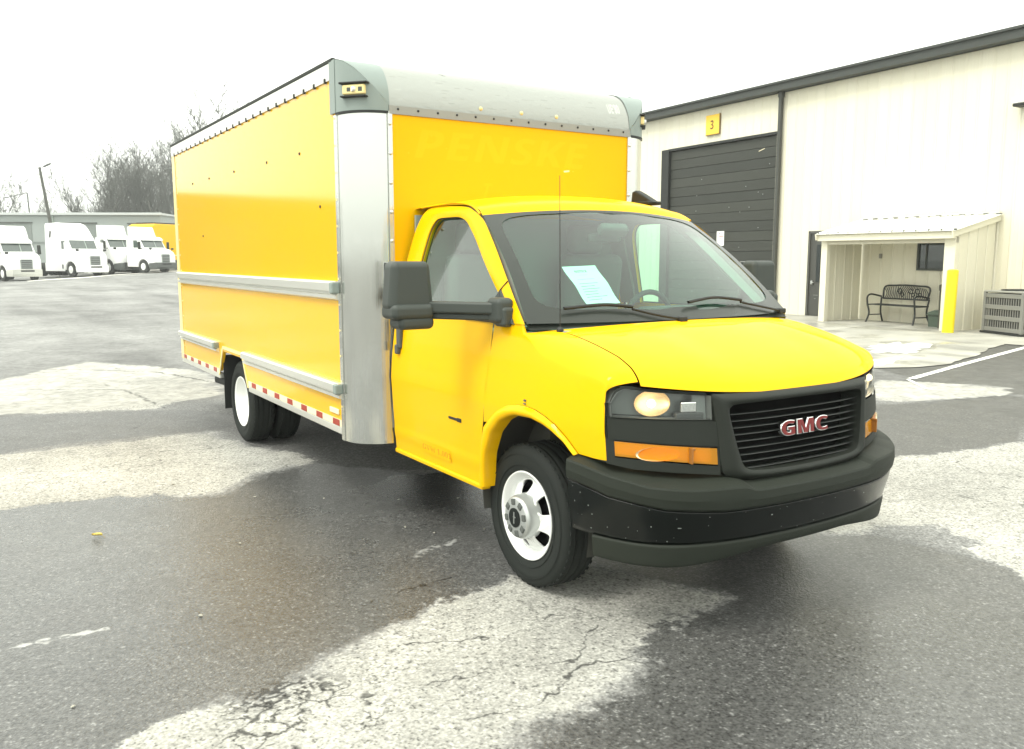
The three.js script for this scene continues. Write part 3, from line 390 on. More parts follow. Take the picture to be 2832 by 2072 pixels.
  const cO = curve(ringO), cI = curve(ringI);
  const sideZ = (p, d = 0) => V(p.x, p.y, S(p.y) + d);
  const ring = () => [grid((u, v) => { const a = cO.getPoint(u), b = cI.getPoint(u), p = a.lerp(b, v); return sideZ(p, 0.007 * Math.sin(Math.PI * v)); }, 90, 6, true), grid((u, v) => sideZ(cI.getPoint(u), -0.035 * v), 90, 1, true)];
  const doors = both('door', () => [doorLow(), ...ring()], M.yellow);
  const ghost = (() => { const c = document.createElement('canvas'); c.width = 512; c.height = 128; const g = c.getContext('2d'); g.fillStyle = 'rgb(236,181,1)'; g.fillRect(0, 0, 512, 128); g.fillStyle = 'rgb(205,125,10)'; g.font = 'bold 84px serif'; g.save(); g.scale(1.15, 1); g.fillText('GVW 1,001', 8, 94); g.restore(); for (let k = 0; k < 300; k++) { g.fillStyle = 'rgba(236,181,1,0.8)'; g.fillRect(rnd() * 512, rnd() * 128, 3 + rnd() * 9, 3 + rnd() * 8); } const t = new THREE.CanvasTexture(c); t.colorSpace = THREE.SRGBColorSpace; return t; })();
  doors.forEach((d, i) => {
    const s = i ? -1 : 1, m = (g) => (i ? mirrorZ(join(g)) : join(g));
    part('window_gasket', m([grid((u, v) => sideZ(cI.getPoint(u).lerp(V(-0.7, 1.6, 0), v * 0.022), -0.008), 90, 1, true)]), M.black, d);
    const gl = grid((u, v) => { const x0 = -1.21, p = cI.getPoint(u * 0.5), q = cI.getPoint(1 - u * 0.5); return sideZ(p.lerp(q, v), -0.022); }, 40, 12, true);
    part('side_glass', m([gl]), M.sideGlass, d);
    part('belt_strip', m([grid((u, v) => { const x = lerp(-1.21, -0.04, u), y = 1.352 + 0.02 * v; return V(x, y, S(y) + 0.004); }, 12, 1)]), M.black, d);
    const sail = new THREE.Shape([[-0.2, 1.52], [-0.24, 1.465], [-0.3, 1.42], [-0.38, 1.397], [-0.5, 1.388], [-0.5, 1.36], [-0.02, 1.358], [-0.06, 1.4]].map((p) => new THREE.Vector2(...p)));
    const sg = new THREE.ExtrudeGeometry(sail, { depth: 0.016, bevelEnabled: true, bevelSize: 0.005, bevelThickness: 0.006, bevelSegments: 2 }); { const P = sg.attributes.position; for (let k = 0; k < P.count; k++) P.setZ(k, P.getZ(k) + S(P.getY(k)) - 0.01); sg.computeVertexNormals(); }
    part('inner_trim', m([grid((u, v) => { const p = cO.getPoint(u).lerp(cI.getPoint(u), lerp(-0.02, 1.04, v)); return sideZ(p, -0.04); }, 60, 3)]), mat([0.3, 0.31, 0.28], 0.9), d);
    part('mirror_base', m([sg]), M.mirror, d);
    part('door_handle', m([rb(0.05, 0.17, 0.03, 0.012, -1.29, 1.21, S(1.2) + 0.012), rb(0.04, 0.06, 0.03, 0.01, -1.3, 1.12, S(1.1) + 0.012)]), M.trimDark, d);
    part('badge_mark', m([rb(0.1, 0.014, 0.006, 0.002, -0.6, 0.793, S(0.79) + 0.002), rb(0.045, 0.022, 0.006, 0.002, -0.53, 0.793, S(0.79) + 0.002)]), M.black, d);
    part('old_lettering', m([grid((u, v) => { const x = lerp(i ? -0.66 : -1.02, i ? -1.02 : -0.66, u), y = lerp(0.525, 0.595, v); return V(x, y, S(y) + 0.0052); }, 12, 4)]), paint([1, 1, 1], { map: ghost }), d, 'faded leftover lettering low on the door');
    part('door_gap', m([grid((u, v) => { const y = lerp(0.47, 1.36, u); return V(seamX(y) - 0.012 + 0.024 * v, y, S(y) - 0.012); }, 30, 1), grid((u, v) => { const y = lerp(0.47, 1.36, u); return V(-1.43 + 0.03 * v, y, S(y) - 0.01); }, 12, 1)]), M.void, d);
    part('pillar_gap', m([tube([V(-0.02, 1.365, S(1.36) + 0.004), V(-0.1, 1.43, S(1.43) + 0.007), V(-0.2, 1.505, S(1.5) + 0.009), V(-0.155, 1.565, S(1.56) + 0.003)], 0.0035, 16, 5)]), M.black, d);
    part('sill', m([rb(1.1, 0.03, 0.06, 0.01, -0.87, 0.456, 0.93)]), M.yellow, d);
    part('drip_rail', m([tube([V(-1.36, 1.992, 0.772), V(-1.2, 1.998, 0.77), V(-0.95, 1.996, 0.772), V(-0.76, 1.984, 0.778), V(-0.67, 1.958, 0.786), V(-0.6, 1.922, 0.796)], 0.007, 24, 6)]), M.yellow, d);
  });
  // roof
  const xTop = (z) => -0.47 - 0.12 * (z / 0.78) ** 2, yTop = (z) => 1.957 - 0.042 * (z / 0.785) ** 2;
  part('cab_roof', grid((u, v) => { const q = lerp(-1, 1, u), e = Math.sign(q) * Math.pow(Math.abs(q), 0.8), z = 0.785 * e * (1 - 0.0 * v), xf = xTop(z), x = lerp(xf, -1.425, v), crown = 2.072 - 0.062 * Math.abs(e) ** 2.4; const y = lerp(yTop(z), crown, Math.pow(Math.sin(clamp(v * 2.1) * Math.PI / 2), 0.52)); return V(x, y - 0.02 * v, z); }, 40, 30, false), M.yellow, truck);
  part('roof_marker', [rb(0.26, 0.024, 0.12, 0.01, -0.88, 2.04, -0.62), extr([[-0.96, 0], [-0.74, 0], [-0.85, 0.055], [-0.92, 0.085], [-0.95, 0.075]], 0.06, 0.01).translate(0, 2.045, -0.65)], M.plastic, truck);
  // windscreen
  const ws = (u, t) => { const q = u * 2 - 1, zb = 0.94 * q, zt = 0.785 * q, b = V(xBot(zb), 1.362, zb), c = V(xTop(zt), yTop(zt), zt), p = b.lerp(c, t); p.x += 0.028 * Math.sin(Math.PI * t); p.y += 0.014 * Math.sin(Math.PI * t); return p; };
  const rr = (a) => { const e = 9, c = Math.cos(a), s = Math.sin(a); return [0.5 + 0.462 * Math.sign(c) * Math.pow(Math.abs(c), 2 / e), 0.532 + 0.435 * Math.sign(s) * Math.pow(Math.abs(s), 2 / e)]; };
  const glass = part('windscreen', grid((u, v) => ws(u, v), 30, 16, false), M.glass, truck);
  part('frit_band', grid((u, v) => { const a = u * 2 * Math.PI, i = rr(a), c = Math.cos(a), s = Math.sin(a), m = Math.max(Math.abs(c), Math.abs(s)), o = [0.5 + 0.5 * c / m, 0.5 + 0.5 * s / m], p = ws(lerp(o[0], i[0], v), lerp(o[1], i[1], v)); p.x += 0.0035; p.y += 0.002; return p; }, 160, 3, true), M.frit, glass);
  part('sensor_housing', [rb(0.06, 0.07, 0.2, 0.02, -0.42, 1.845, 0.0, 0, 0, -0.8), rb(0.05, 0.05, 0.24, 0.02, -0.5, 1.8, 0)], M.trimDark, glass);
  part('cowl', grid((u, v) => { const z = lerp(-0.93, 0.93, u); return V(xBot(z) + 0.012 - v * 0.05, 1.352 + v * 0.02 - 0.02 * (z / 0.93) ** 2 * (1 - v), z); }, 30, 2), M.plastic, truck);
  const wiper = (pts) => { const c = pts.map((p) => { const q = ws(p[0], p[1]); q.x += 0.018; q.y += 0.012; return q; }); return [tube(c.slice(0, 3), 0.007, 16, 6), tube(c.slice(2).map((q) => q.clone().add(V(0.004, 0.012, 0))), 0.009, 16, 6), rb(0.04, 0.03, 0.05, 0.008, c[0].x, c[0].y, c[0].z)]; };
  part('wiper', wiper([[0.555, -0.01], [0.63, 0.03], [0.7, 0.08], [0.78, 0.1], [0.9, 0.08]]), M.black, truck);
  part('wiper', wiper([[0.06, 0.0], [0.16, 0.05], [0.26, 0.1], [0.38, 0.13], [0.5, 0.1]]), M.black, truck);
  part('cowl_grille', [0, 1, 2, 3].map((k) => tube([V(0.235 - k * 0.02, 1.378 + k * 0.012, 0.1), V(0.225 - k * 0.02, 1.375 + k * 0.012, -0.2), V(0.16 - k * 0.02, 1.372 + k * 0.012, -0.55)], 0.006, 20, 5)), M.black, truck);
  part('antenna', [rod(V(0.175, 1.32, 0.805), V(0.17, 2.07, 0.81), 0.0026, 0.0018, 6), at(new THREE.SphereGeometry(0.018, 12, 8), 0.175, 1.332, 0.805)], M.black, truck);
  // mirrors
  both('wing_mirror', () => {
    const head = new RoundedBoxGeometry(0.15, 0.25, 0.235, 5, 0.035); { const P = head.attributes.position; for (let k = 0; k < P.count; k++) { const y = P.getY(k); P.setX(k, P.getX(k) * (1 - 0.25 * (P.getZ(k) / 0.12) ** 2) + 0.02 * (P.getZ(k) < 0 ? 0 : 0)); P.setZ(k, P.getZ(k) * (1 - 0.1 * (y / 0.12))); } head.computeVertexNormals(); }
    return [head.translate(-0.47, 1.54, 1.31), rb(0.17, 0.08, 0.235, 0.03, -0.465, 1.41, 1.312), rb(0.15, 0.07, 0.2, 0.03, -0.465, 1.352, 1.29), rb(0.075, 0.06, 0.42, 0.014, -0.3, 1.43, 1.1, 0, -0.95, 0), rb(0.05, 0.035, 0.36, 0.012, -0.3, 1.385, 1.09, 0, -0.95, 0), rb(0.13, 0.13, 0.1, 0.03, -0.12, 1.42, 0.965), rb(0.1, 0.1, 0.07, 0.02, -0.09, 1.39, 0.96)];
  }, M.mirror).forEach((p, i) => part('mirror_glass', rb(0.004, 0.26, 0.19, 0.001, -0.548, 1.53, (i ? -1 : 1) * 1.31), M.chrome, p));
  // inside
  part('dashboard', [rb(0.62, 0.12, 1.72, 0.04, -0.13, 1.25, 0), rb(0.2, 0.3, 1.7, 0.04, -0.32, 1.1, 0), bx(0.35, 0.04, 1.6, 0.03, 1.31, 0)], M.trim, truck);
  part('instrument_hood', [rb(0.22, 0.1, 0.42, 0.04, -0.36, 1.34, -0.42)], M.trimDark, truck);
  part('steering_wheel', [at(new THREE.TorusGeometry(0.19, 0.017, 10, 40), -0.56, 1.28, -0.42, 0, Math.PI / 2 - 0.0, 0).translate(0, 0, 0), rod(V(-0.56, 1.28, -0.42), V(-0.3, 1.22, -0.42), 0.03), bx(0.03, 0.05, 0.34, -0.56, 1.28, -0.42)], M.trimDark, truck);
  for (const s of [1, -1]) { const seat = part('seat', [rb(0.5, 0.14, 0.5, 0.05, -0.95, 1.02, s * 0.44), rb(0.14, 0.66, 0.5, 0.06, -1.22, 1.38, s * 0.44, 0, 0, -0.12)], M.seat, truck); part('headrest', rb(0.1, 0.2, 0.28, 0.05, -1.27, 1.81, s * 0.44), M.seat, seat); }
  part('rear_wall', [bx(0.02, 1.5, 1.6, -1.4, 1.2, 0)], M.trim, truck);
  part('headliner', [grid((u, v) => V(lerp(-0.62, -1.39, v), 1.965 + 0.03 * v - 0.05 * (2 * u - 1) ** 2, lerp(-0.74, 0.74, u)), 10, 4)], mat([0.28, 0.3, 0.27], 0.95), truck);
  part('cab_floor', [bx(1.02, 0.03, 1.8, -0.89, 0.5, 0), bx(0.02, 0.4, 1.7, -0.1, 1.12, 0)], M.chassis, truck);
  both('pillar_trim', () => [grid((u, v) => { const p = cO.getPoint(lerp(0.72, 0.99, u)); return V(p.x - 0.02 - 0.05 * v, p.y - 0.015, S(p.y) - 0.05 - 0.04 * v); }, 14, 2), bx(0.16, 0.62, 0.02, -1.31, 1.66, 0.81, -0.27)], mat([0.3, 0.31, 0.28], 0.9));
}
// nose -----------------------------------------------------
const topY = (z) => { const a = Math.abs(z); return lut([[0, 1.092], [0.53, 1.095], [0.56, 1.098], [0.8, 1.12], [0.84, 1.13], [0.868, 1.13], [0.885, 1.122], [0.9, 1.106], [0.91, 1.086], [0.92, 1.05]])(a); };
const fpatch = (z0, z1, lo, hi, off = 0, nu = 24, nv = 6) => grid((u, v) => { const z = lerp(z0, z1, u), y = lerp(lo(z), hi(z), v); const nx = 1, nz = 0.705 * z * Math.abs(z), L = Math.hypot(nx, nz); return V(fas(z, y) + off * nx / L, y, z + off * nz / L); }, nu, nv, false);
const k = (c) => () => c;
{
  const hlLo = (z) => lut([[0.52, 0.983], [0.93, 1.0]])(Math.abs(z)), hlHi = (z) => topY(z) - 0.008;
  const amLo = (z) => lut([[0.51, 0.787], [0.92, 0.834]])(Math.abs(z)), amHi = (z) => lut([[0.51, 0.858], [0.92, 0.897]])(Math.abs(z));
  const botY = (z) => lut([[0, 0.7], [0.25, 0.705], [0.36, 0.72], [0.5, 0.742], [0.85, 0.776], [0.95, 0.802]])(Math.abs(z));
  // the black panel around the lamps
  both('lamp_bezel', () => [fpatch(0.505, 0.93, (z) => amHi(z) + 0.008, (z) => hlLo(z) - 0.006, 0.006), fpatch(0.505, 0.938, botY, (z) => amLo(z) - 0.006, 0.004), fpatch(0.91, 0.938, (z) => amLo(z) - 0.006, (z) => amHi(z) + 0.01, 0.004, 4),
    fpatch(0.498, 0.514, (z) => amLo(z) - 0.006, (z) => amHi(z) + 0.01, 0.003, 2), fpatch(0.55, 0.918, (z) => topY(z) - 0.01, (z) => topY(z) + 0.003, -0.003, 40),
    fpatch(0.51, 0.91, (z) => amHi(z) - 0.002, (z) => amHi(z) + 0.01, -0.01), fpatch(0.505, 0.93, (z) => hlLo(z) - 0.012, (z) => hlLo(z) + 0.003, -0.01),
    grid((u, v) => { const y = lerp(0.8, 1.06, u); return V(fas(0.932, y) - 0.07 * v, y, lerp(0.932, 0.934, v)); }, 8, 1)], M.plastic);
  [1, -1].forEach((s) => {
    const m = (g) => (s < 0 ? mirrorZ(join(g)) : join(g));
    const lamp = part('headlight', m([fpatch(0.535, 0.918, hlLo, hlHi, -0.085), fpatch(0.54, 0.6, hlLo, hlHi, -0.03, 4)]), mat([0.16, 0.18, 0.175], 0.35, 0.3), truck);
    part('housing_rim', m([0, 1].map((e) => grid((u, v) => { const z = lerp(0.535, 0.915, u), y = (e ? hlHi : hlLo)(z) - (e ? 0.001 : -0.001); return V(fas(z, y) - 0.09 * v, y, z); }, 16, 1)).concat([grid((u, v) => { const z = 0.913, y = lerp(hlLo(z), hlHi(z) - 0.006, u); return V(fas(z, y) - 0.006 - 0.08 * v, y, z - 0.004); }, 4, 1), grid((u, v) => { const z = 0.53, y = lerp(hlLo(z), hlHi(z), u); return V(fas(z, y) - 0.08 * v, y, z); }, 4, 1)])), mat([0.12, 0.13, 0.125], 0.4), lamp);
    const bowl = new THREE.SphereGeometry(0.1, 32, 20, 0, 2 * Math.PI, 0, 1.25).rotateZ(Math.PI / 2).scale(0.6, 0.6, 0.84).rotateY(-0.5);
    part('reflector', m([bowl.translate(0.806, 1.056, 0.764)]), mat([0.46, 0.38, 0.26], 0.22, 0.75), lamp);
    part('bulb', m([at(new THREE.SphereGeometry(0.02, 14, 10), 0.79, 1.056, 0.76)]), M.bulb, lamp);
    { const l = new THREE.PointLight(new THREE.Color(1, 0.8, 0.5), 0.02, 4); l.position.set(0.79, 1.056, s * 0.76); l.shadow.radius = 0.8; lamp.add(l); }
    part('inner_reflector', m([rb(0.03, 0.05, 0.075, 0.008, 0.858, 1.038, 0.61, 0, -0.35, 0)]), M.chrome, lamp);
    part('inner_step', m([rb(0.05, 0.03, 0.13, 0.006, 0.85, 0.998, 0.6, 0, -0.35, 0)]), mat([0.05, 0.055, 0.055], 0.3), lamp);
    part('lens', m([fpatch(0.53, 0.918, hlLo, hlHi, 0.004)]), M.lens, lamp);
    const sig = part('turn_signal', m([fpatch(0.515, 0.91, amLo, amHi, -0.045)]), mat([0.85, 0.8, 0.7], 0.4, 0), truck);
    part('signal_divider', m([rb(0.03, 0.07, 0.01, 0.003, 0.918, 0.834, 0.64, 0, -0.3, 0), rb(0.02, 0.012, 0.012, 0.003, 0.925, 0.865, 0.635, 0, -0.3, 0)]), mat([0.3, 0.12, 0.02], 0.4), sig);
    part('signal_reflector', m([at(new THREE.SphereGeometry(0.05, 24, 12, 0, 2 * Math.PI, 0, 1.3).rotateZ(Math.PI / 2).scale(0.4, 0.66, 2.0), 0.845, 0.842, 0.765, 0, -0.5, 0)]), mat([0.95, 0.8, 0.5], 0.25, 0.4), sig);
    part('signal_lens', m([fpatch(0.515, 0.91, amLo, amHi, 0.003)]), M.amberLens, sig);
  });
  // grille
  const gO = [[0, 1.09], [0.3, 1.091], [0.5, 1.094], [0.527, 1.09], [0.526, 1.06], [0.512, 0.93], [0.503, 0.8], [0.485, 0.742], [0.4, 0.715], [0.25, 0.705], [0, 0.7]];
  const gI = [[0, 1.052], [0.25, 1.05], [0.41, 1.047], [0.45, 1.037], [0.46, 1.01], [0.445, 0.93], [0.42, 0.83], [0.395, 0.772], [0.34, 0.752], [0.2, 0.745], [0, 0.742]];
  const cgO = curve(gO.map((p) => [p[0], p[1]])), cgI = curve(gI.map((p) => [p[0], p[1]]));
  const fp = (z, y, off) => V(fas(z, y) + off, y, z);
  const half = () => [grid((u, v) => { const a = cgO.getPoint(u), b = cgI.getPoint(u), p = a.lerp(b, v); return fp(p.x, p.y, 0.008 + 0.022 * Math.sin(Math.PI * Math.min(1, v * 0.8))); }, 60, 6, true), grid((u, v) => { const p = cgI.getPoint(u); return fp(p.x * (1 - 0.03 * v), p.y + (0.9 - p.y) * 0.05 * v, 0.021 - 0.14 * v); }, 60, 2, true), grid((u, v) => { const p = cgO.getPoint(u); return fp(p.x, p.y, 0.008 - 0.08 * v); }, 60, 1, true)];
  const gr = part('grille', [...half(), ...half().map(mirrorZ)], M.plastic, truck);
  part('grille_backing', [fpatch(-0.52, 0.52, k(0.7), k(1.09), -0.09)], M.void, gr);
  for (let b = 0; b < 9; b++) { const y = 0.998 - b * 0.0303, w = lut([[0.74, 0.375], [0.77, 0.4], [0.83, 0.425], [0.93, 0.448], [1.02, 0.462]])(y); part('grille_bar', [grid((u, v) => { const z = lerp(-w, w, u), c = [[-0.03, -0.006], [0.0, -0.004], [0.003, -0.001], [0.001, 0.0015], [-0.014, 0.002]][Math.round(v * 4)]; return fp(z, y + c[1], c[0] - 0.012); }, 24, 4, true)], mat([0.032, 0.035, 0.033], 0.2), gr); }
  // badge letters
  const txt = (size, depth, bevel) => { const g = new TextGeometry('GMC', { font, size, depth, curveSegments: 6, bevelEnabled: bevel > 0, bevelSize: bevel, bevelThickness: bevel, bevelSegments: 2 }); g.computeBoundingBox(); const b = g.boundingBox; g.translate(-(b.min.x + b.max.x) / 2, -(b.min.y + b.max.y) / 2, 0); const P = g.attributes.position, sx = (bevel ? 0.328 : 0.318) / (b.max.x - b.min.x), sy = (bevel ? 0.074 : 0.064) / (b.max.y - b.min.y); g.scale(sx, sy, 1); g.computeVertexNormals(); return g.rotateY(Math.PI / 2).rotateZ(0.11).translate(0.985, 0.914, 0.008); };
  const em = part('emblem', [txt(0.07, 0.016, 0.004)], M.chrome, gr, 'red letters with chrome edges in the middle of the grille');
  part('emblem_face', [txt(0.07, 0.0235, 0)], M.red, em);
  // bumper
  const plan = curve([[0.5, 1.0], [0.6, 0.987], [0.74, 0.942], [0.87, 0.867], [0.965, 0.757], [1.03, 0.61], [1.073, 0.43], [1.095, 0.2], [1.1, 0], [1.095, -0.2], [1.073, -0.43], [1.03, -0.61], [0.965, -0.757], [0.87, -0.867], [0.74, -0.942], [0.6, -0.987], [0.5, -1.0]]);
  const yCr = lut([[0, 0.686], [0.4, 0.686], [0.45, 0.708], [0.7, 0.708], [0.85, 0.72], [0.95, 0.752], [1.0, 0.785], [1.02, 0.795]]), ySe = lut([[0, 0.6], [0.55, 0.6], [0.8, 0.618], [0.95, 0.652], [1.0, 0.69], [1.02, 0.7]]);
  const sweep = (prof, u0 = 0, u1 = 1) => grid((u, v) => { const t = lerp(u0, u1, u), p = plan.getPoint(t), d = plan.getTangent(t), n = V(-d.y, d.x, 0).normalize(); if (n.x * 1 + n.y * p.y < 0) n.negate(); const a = Math.abs(p.y), q = prof(v, a); return V(p.x + n.x * q[0], q[1], p.y + n.y * q[0]); }, 110, 14, true);
  const pw = (pts) => (v) => { const i = Math.min(pts.length - 2, Math.floor(v * (pts.length - 1) + 1e-9)), t = v * (pts.length - 1) - i; return [lerp(pts[i][0], pts[i + 1][0], t), lerp(pts[i][1], pts[i + 1][1], t)]; };
  const creaseOff = (a) => 0;
  part('bumper', [sweep((v, a) => pw([[-0.17, Math.max(yCr(a) + 0.03, a > 0.9 ? 0.8 : 0.7)], [-0.09, yCr(a) + 0.021], [-0.02, yCr(a) + 0.006], [-0.003, yCr(a) + 0.001], [0.001, yCr(a) - 0.008], [0.004, (yCr(a) + ySe(a)) / 2], [-0.002, ySe(a) + 0.012], [-0.012, ySe(a) + 0.001]])(v))].map((g) => toCreasedNormals(g, 0.22)), M.darkGrey, truck);
  part('lower_valance', [sweep((v, a) => pw([[-0.03, ySe(a) + 0.003], [-0.012, ySe(a) - 0.003], [-0.012, ySe(a) - 0.012], [-0.02, 0.56], [-0.035, 0.5], [-0.045, 0.456], [-0.1, 0.45], [-0.15, 0.45]])(v))], mat([1, 1, 1], 0.16, 0, { specularIntensity: 0.6, map: (() => {
    const c = document.createElement('canvas'); c.width = 2048; c.height = 256; const g = c.getContext('2d'); g.fillStyle = 'rgb(9,14,12)'; g.fillRect(0, 0, 2048, 256); g.fillStyle = 'rgb(190,195,190)';
    for (let i = 0; i < 70; i++) g.fillRect(rnd() * 2048, 40 + rnd() * 170, 1 + rnd() * 4, 1 + rnd() * 2); g.fillStyle = 'rgb(150,155,150)';
    for (const [x, y, w] of [[330, 60, 60], [620, 70, 50], [1480, 60, 90], [1500, 92, 20], [1530, 93, 26], [1570, 95, 34], [1100, 50, 30], [520, 130, 14]]) { g.save(); g.translate(x, y); g.rotate((rnd() - 0.5) * 0.06); g.fillRect(0, 0, w, 2.4); g.restore(); }
    const t = new THREE.CanvasTexture(c); t.colorSpace = THREE.SRGBColorSpace; return t; })() }), truck);
  part('air_dam', [sweep((v, a) => pw([[-0.05, 0.455], [-0.042, 0.445], [-0.045, 0.42], [-0.055, lerp(0.4, 0.35, ss(0.2, 0.8, a))], [-0.075, lerp(0.397, 0.347, ss(0.2, 0.8, a))]])(v), 0.075, 0.925)], M.darkGrey, truck);
  part('radiator_block', [bx(0.5, 0.5, 1.2, 0.5, 0.75, 0)], M.void, truck);
}
// sheet behind the windscreen
{
  const c = document.createElement('canvas'); c.width = 256; c.height = 320; const g = c.getContext('2d'); g.fillStyle = 'rgb(226,236,236)'; g.fillRect(0, 0, 256, 320); g.fillStyle = 'rgb(40,48,48)'; g.font = 'bold 26px sans-serif';
  g.fillText('NOTICE', 70, 54); g.font = '18px sans-serif'; g.fillText('~~ ~~~~', 84, 82); g.font = 'bold 20px sans-serif'; g.fillText('~ ~~~~ ~ ~~~~', 52, 116); for (let k2 = 0; k2 < 7; k2++) { g.fillRect(40, 142 + k2 * 22, 90 + rnd() * 80, 3); }
  const t = new THREE.CanvasTexture(c); t.colorSpace = THREE.SRGBColorSpace;
  const p = part('paper_sheet', grid((u, v) => { const A = V(0.028, 1.434, 0.52), B = V(0.02, 1.446, 0.3), Cc = V(-0.18, 1.635, 0.54), D = V(-0.18, 1.642, 0.315); const lo = A.clone().lerp(B, u), hi = Cc.clone().lerp(D, u), q = lo.lerp(hi, v); q.x -= 0.006 * Math.sin(v * 9); return q; }, 8, 10, false), mat([1, 1, 1], 0.8, 0, { map: t }));
  tag(p, 'white printed sheet propped inside the windscreen of the yellow truck', 'paper');
}
// ---------------------------------------------------------------- near warehouse
{
  const wall = metalWall([0.72, 0.69, 0.56]), wallVar = [wall, metalWall([0.7, 0.67, 0.545]), metalWall([0.73, 0.7, 0.575])], dark = mat([0.045, 0.051, 0.046], 0.6), doorM = [mat([0.031, 0.034, 0.028], 0.62, 0, { bumpMap: tile(softTex, 2, 2), bumpScale: 0.004 }), mat([0.035, 0.038, 0.031], 0.62), mat([0.028, 0.031, 0.026], 0.66)];
  const b = thing('warehouse', 'cream ribbed metal warehouse with dark eave and downpipe behind the yellow truck', 'warehouse', [WO.x, GY, WO.z], WT);
  // one ribbed sheet, unit height; x along the wall, z out of it
  const PW = 0.305;
  const sheetG = (() => { const g = extr([[0, 0], [0.02, 0.014], [0.045, 0.014], [0.065, 0], [0.16, 0], [0.165, 0.002], [0.185, 0.002], [0.19, 0], [0.303, 0], [0.303, -0.02], [0, -0.02]].map(([x, d]) => [x, -d]), 1); return g.rotateX(-Math.PI / 2); })();
  const put = (s, y0, y1, parent = b, o = 0.02) => { const m = part('wall_panel', sheetG, wallVar[Math.floor(rnd() * 3)], parent); m.position.set(s, y0, o); m.scale.y = y1 - y0; return m; };
  for (let n = 0; n < 66; n++) {
    const s = -7.9 + n * PW, mid = s + PW / 2;
    if (mid > -4.95 && mid < -0.25) put(s, 4.83, 5.8); else if (mid > 0.95 && mid < 1.9) put(s, 2.17, 5.8); else put(s, 0, 5.8);
  }
  part('core', [bx(2.95, 6, 0.2, -6.45, 3, -0.13), bx(5, 1.15, 0.2, -2.5, 5.42, -0.13), bx(12.4, 6, 0.2, 6.1, 3, -0.13), bx(0.2, 6, 14, -7.9, 3, -7.1), bx(20, 0.2, 14, 2.1, 6.0, -7.2)], wall, b);
  const eave = part('eave', [bx(20.4, 0.2, 0.34, 2.1, 5.92, 0.14), bx(20.4, 0.05, 0.4, 2.1, 6.02, 0.16)], dark, b);
  part('gutter_lip', [bx(20.4, 0.03, 0.03, 2.1, 5.83, 0.31)], dark, eave);
  part('downpipe', [rb(0.1, 5.75, 0.1, 0.015, -0.09, 2.9, 0.12), rb(0.13, 0.16, 0.13, 0.02, -0.09, 5.75, 0.12)], mat([0.05, 0.053, 0.046], 0.55), b);
  part('door_edge_trim', [bx(0.045, 4.95, 0.06, -0.2, 2.4, 0.04)], M.whiteTape, b);
  // roll-up door
  const d = part('overhead_door', [bx(4.7, 4.85, 0.04, -2.6, 2.4, -0.1)], dark, b);
  part('door_frame', [bx(0.34, 4.85, 0.16, -4.78, 2.4, -0.02), bx(4.4, 0.07, 0.14, -2.45, 4.8, -0.02)], M.black, d);
  for (let n = 0; n < 17; n++) { const y = 0.15 + n * 0.279; part('door_slat', rb(4.32, 0.272, 0.05, 0.012, -2.45, y, -0.055 - 0.004 * (n % 3)), doorM[n % 3], d); }
  for (let n = 0; n < 26; n++) part('bolt', at(new THREE.CylinderGeometry(0.012, 0.012, 0.012, 6), -4.4 + rnd() * 3.9, 0.3 + rnd() * 4.3, -0.026, Math.PI / 2), M.hub, d);
  part('scratch', bx(0.22, 0.018, 0.004, -0.85, 4.42, -0.029, 0, 0, 0.25), M.whiteTape, d);
  // walk door
  const w = part('walk_door', [rb(0.86, 2.12, 0.05, 0.01, 1.44, 1.08, 0.01)], mat([0.055, 0.056, 0.05], 0.5), b);
  part('door_frame', [bx(0.06, 2.18, 0.1, 1.0, 1.09, 0.02), bx(0.06, 2.18, 0.1, 1.88, 1.09, 0.02), bx(0.94, 0.06, 0.1, 1.44, 2.15, 0.02)], mat([0.075, 0.075, 0.066], 0.5), w);
  part('window_slot', rb(0.13, 0.95, 0.02, 0.01, 1.3, 1.36, 0.038), mat([0.02, 0.026, 0.026], 0.1), w);
  part('handle', [rb(0.06, 0.1, 0.05, 0.015, 1.13, 0.87, 0.06), rod(V(1.13, 0.87, 0.09), V(1.22, 0.87, 0.09), 0.012)], M.hub, w);
  part('kick_mark', [bx(0.14, 0.006, 0.004, 1.25, 0.55, 0.037), bx(0.05, 0.006, 0.004, 1.24, 0.46, 0.037)], M.hub, w);
  // window under the shelter roof
  const wi = part('window', [bx(0.78, 0.66, 0.02, 4.53, 1.58, 0.06)], mat([0.02, 0.03, 0.03], 0.04, 0, { clearcoat: 1 }), b);
  part('window_frame', [bx(0.05, 0.7, 0.08, 4.13, 1.58, 0.06), bx(0.05, 0.7, 0.08, 4.93, 1.58, 0.06), bx(0.85, 0.05, 0.08, 4.53, 1.92, 0.06), bx(0.85, 0.05, 0.08, 4.53, 1.24, 0.06), bx(0.035, 0.64, 0.06, 4.33, 1.58, 0.06)], dark, wi);
  part('outlet_box', [rb(0.07, 0.11, 0.04, 0.008, 3.12, 1.54, 0.045), bx(0.02, 0.02, 0.006, 3.12, 1.56, 0.067), bx(0.02, 0.02, 0.006, 3.12, 1.52, 0.067)], mat([0.3, 0.29, 0.25], 0.6), b);
  // number sign, notice, lamp
  const signTex = (wd, hg, f) => { const c = document.createElement('canvas'); c.width = wd; c.height = hg; f(c.getContext('2d')); const t = new THREE.CanvasTexture(c); t.colorSpace = THREE.SRGBColorSpace; return t; };
  const wallThing = (n, label, cat, s, y, o) => { const p = W(s, y, o); return thing(n, label, cat, [p.x, GY + y, p.z], WT); };
  const sg = wallThing('number_sign', 'square yellow sign with a dark 3 above the dark roll-up door', 'sign', -2.68, 5.32, 0.075);
  part('plate', rb(0.56, 0.56, 0.03, 0.012, 0, 0, 0), mat([0.86, 0.56, 0.05], 0.6), sg);
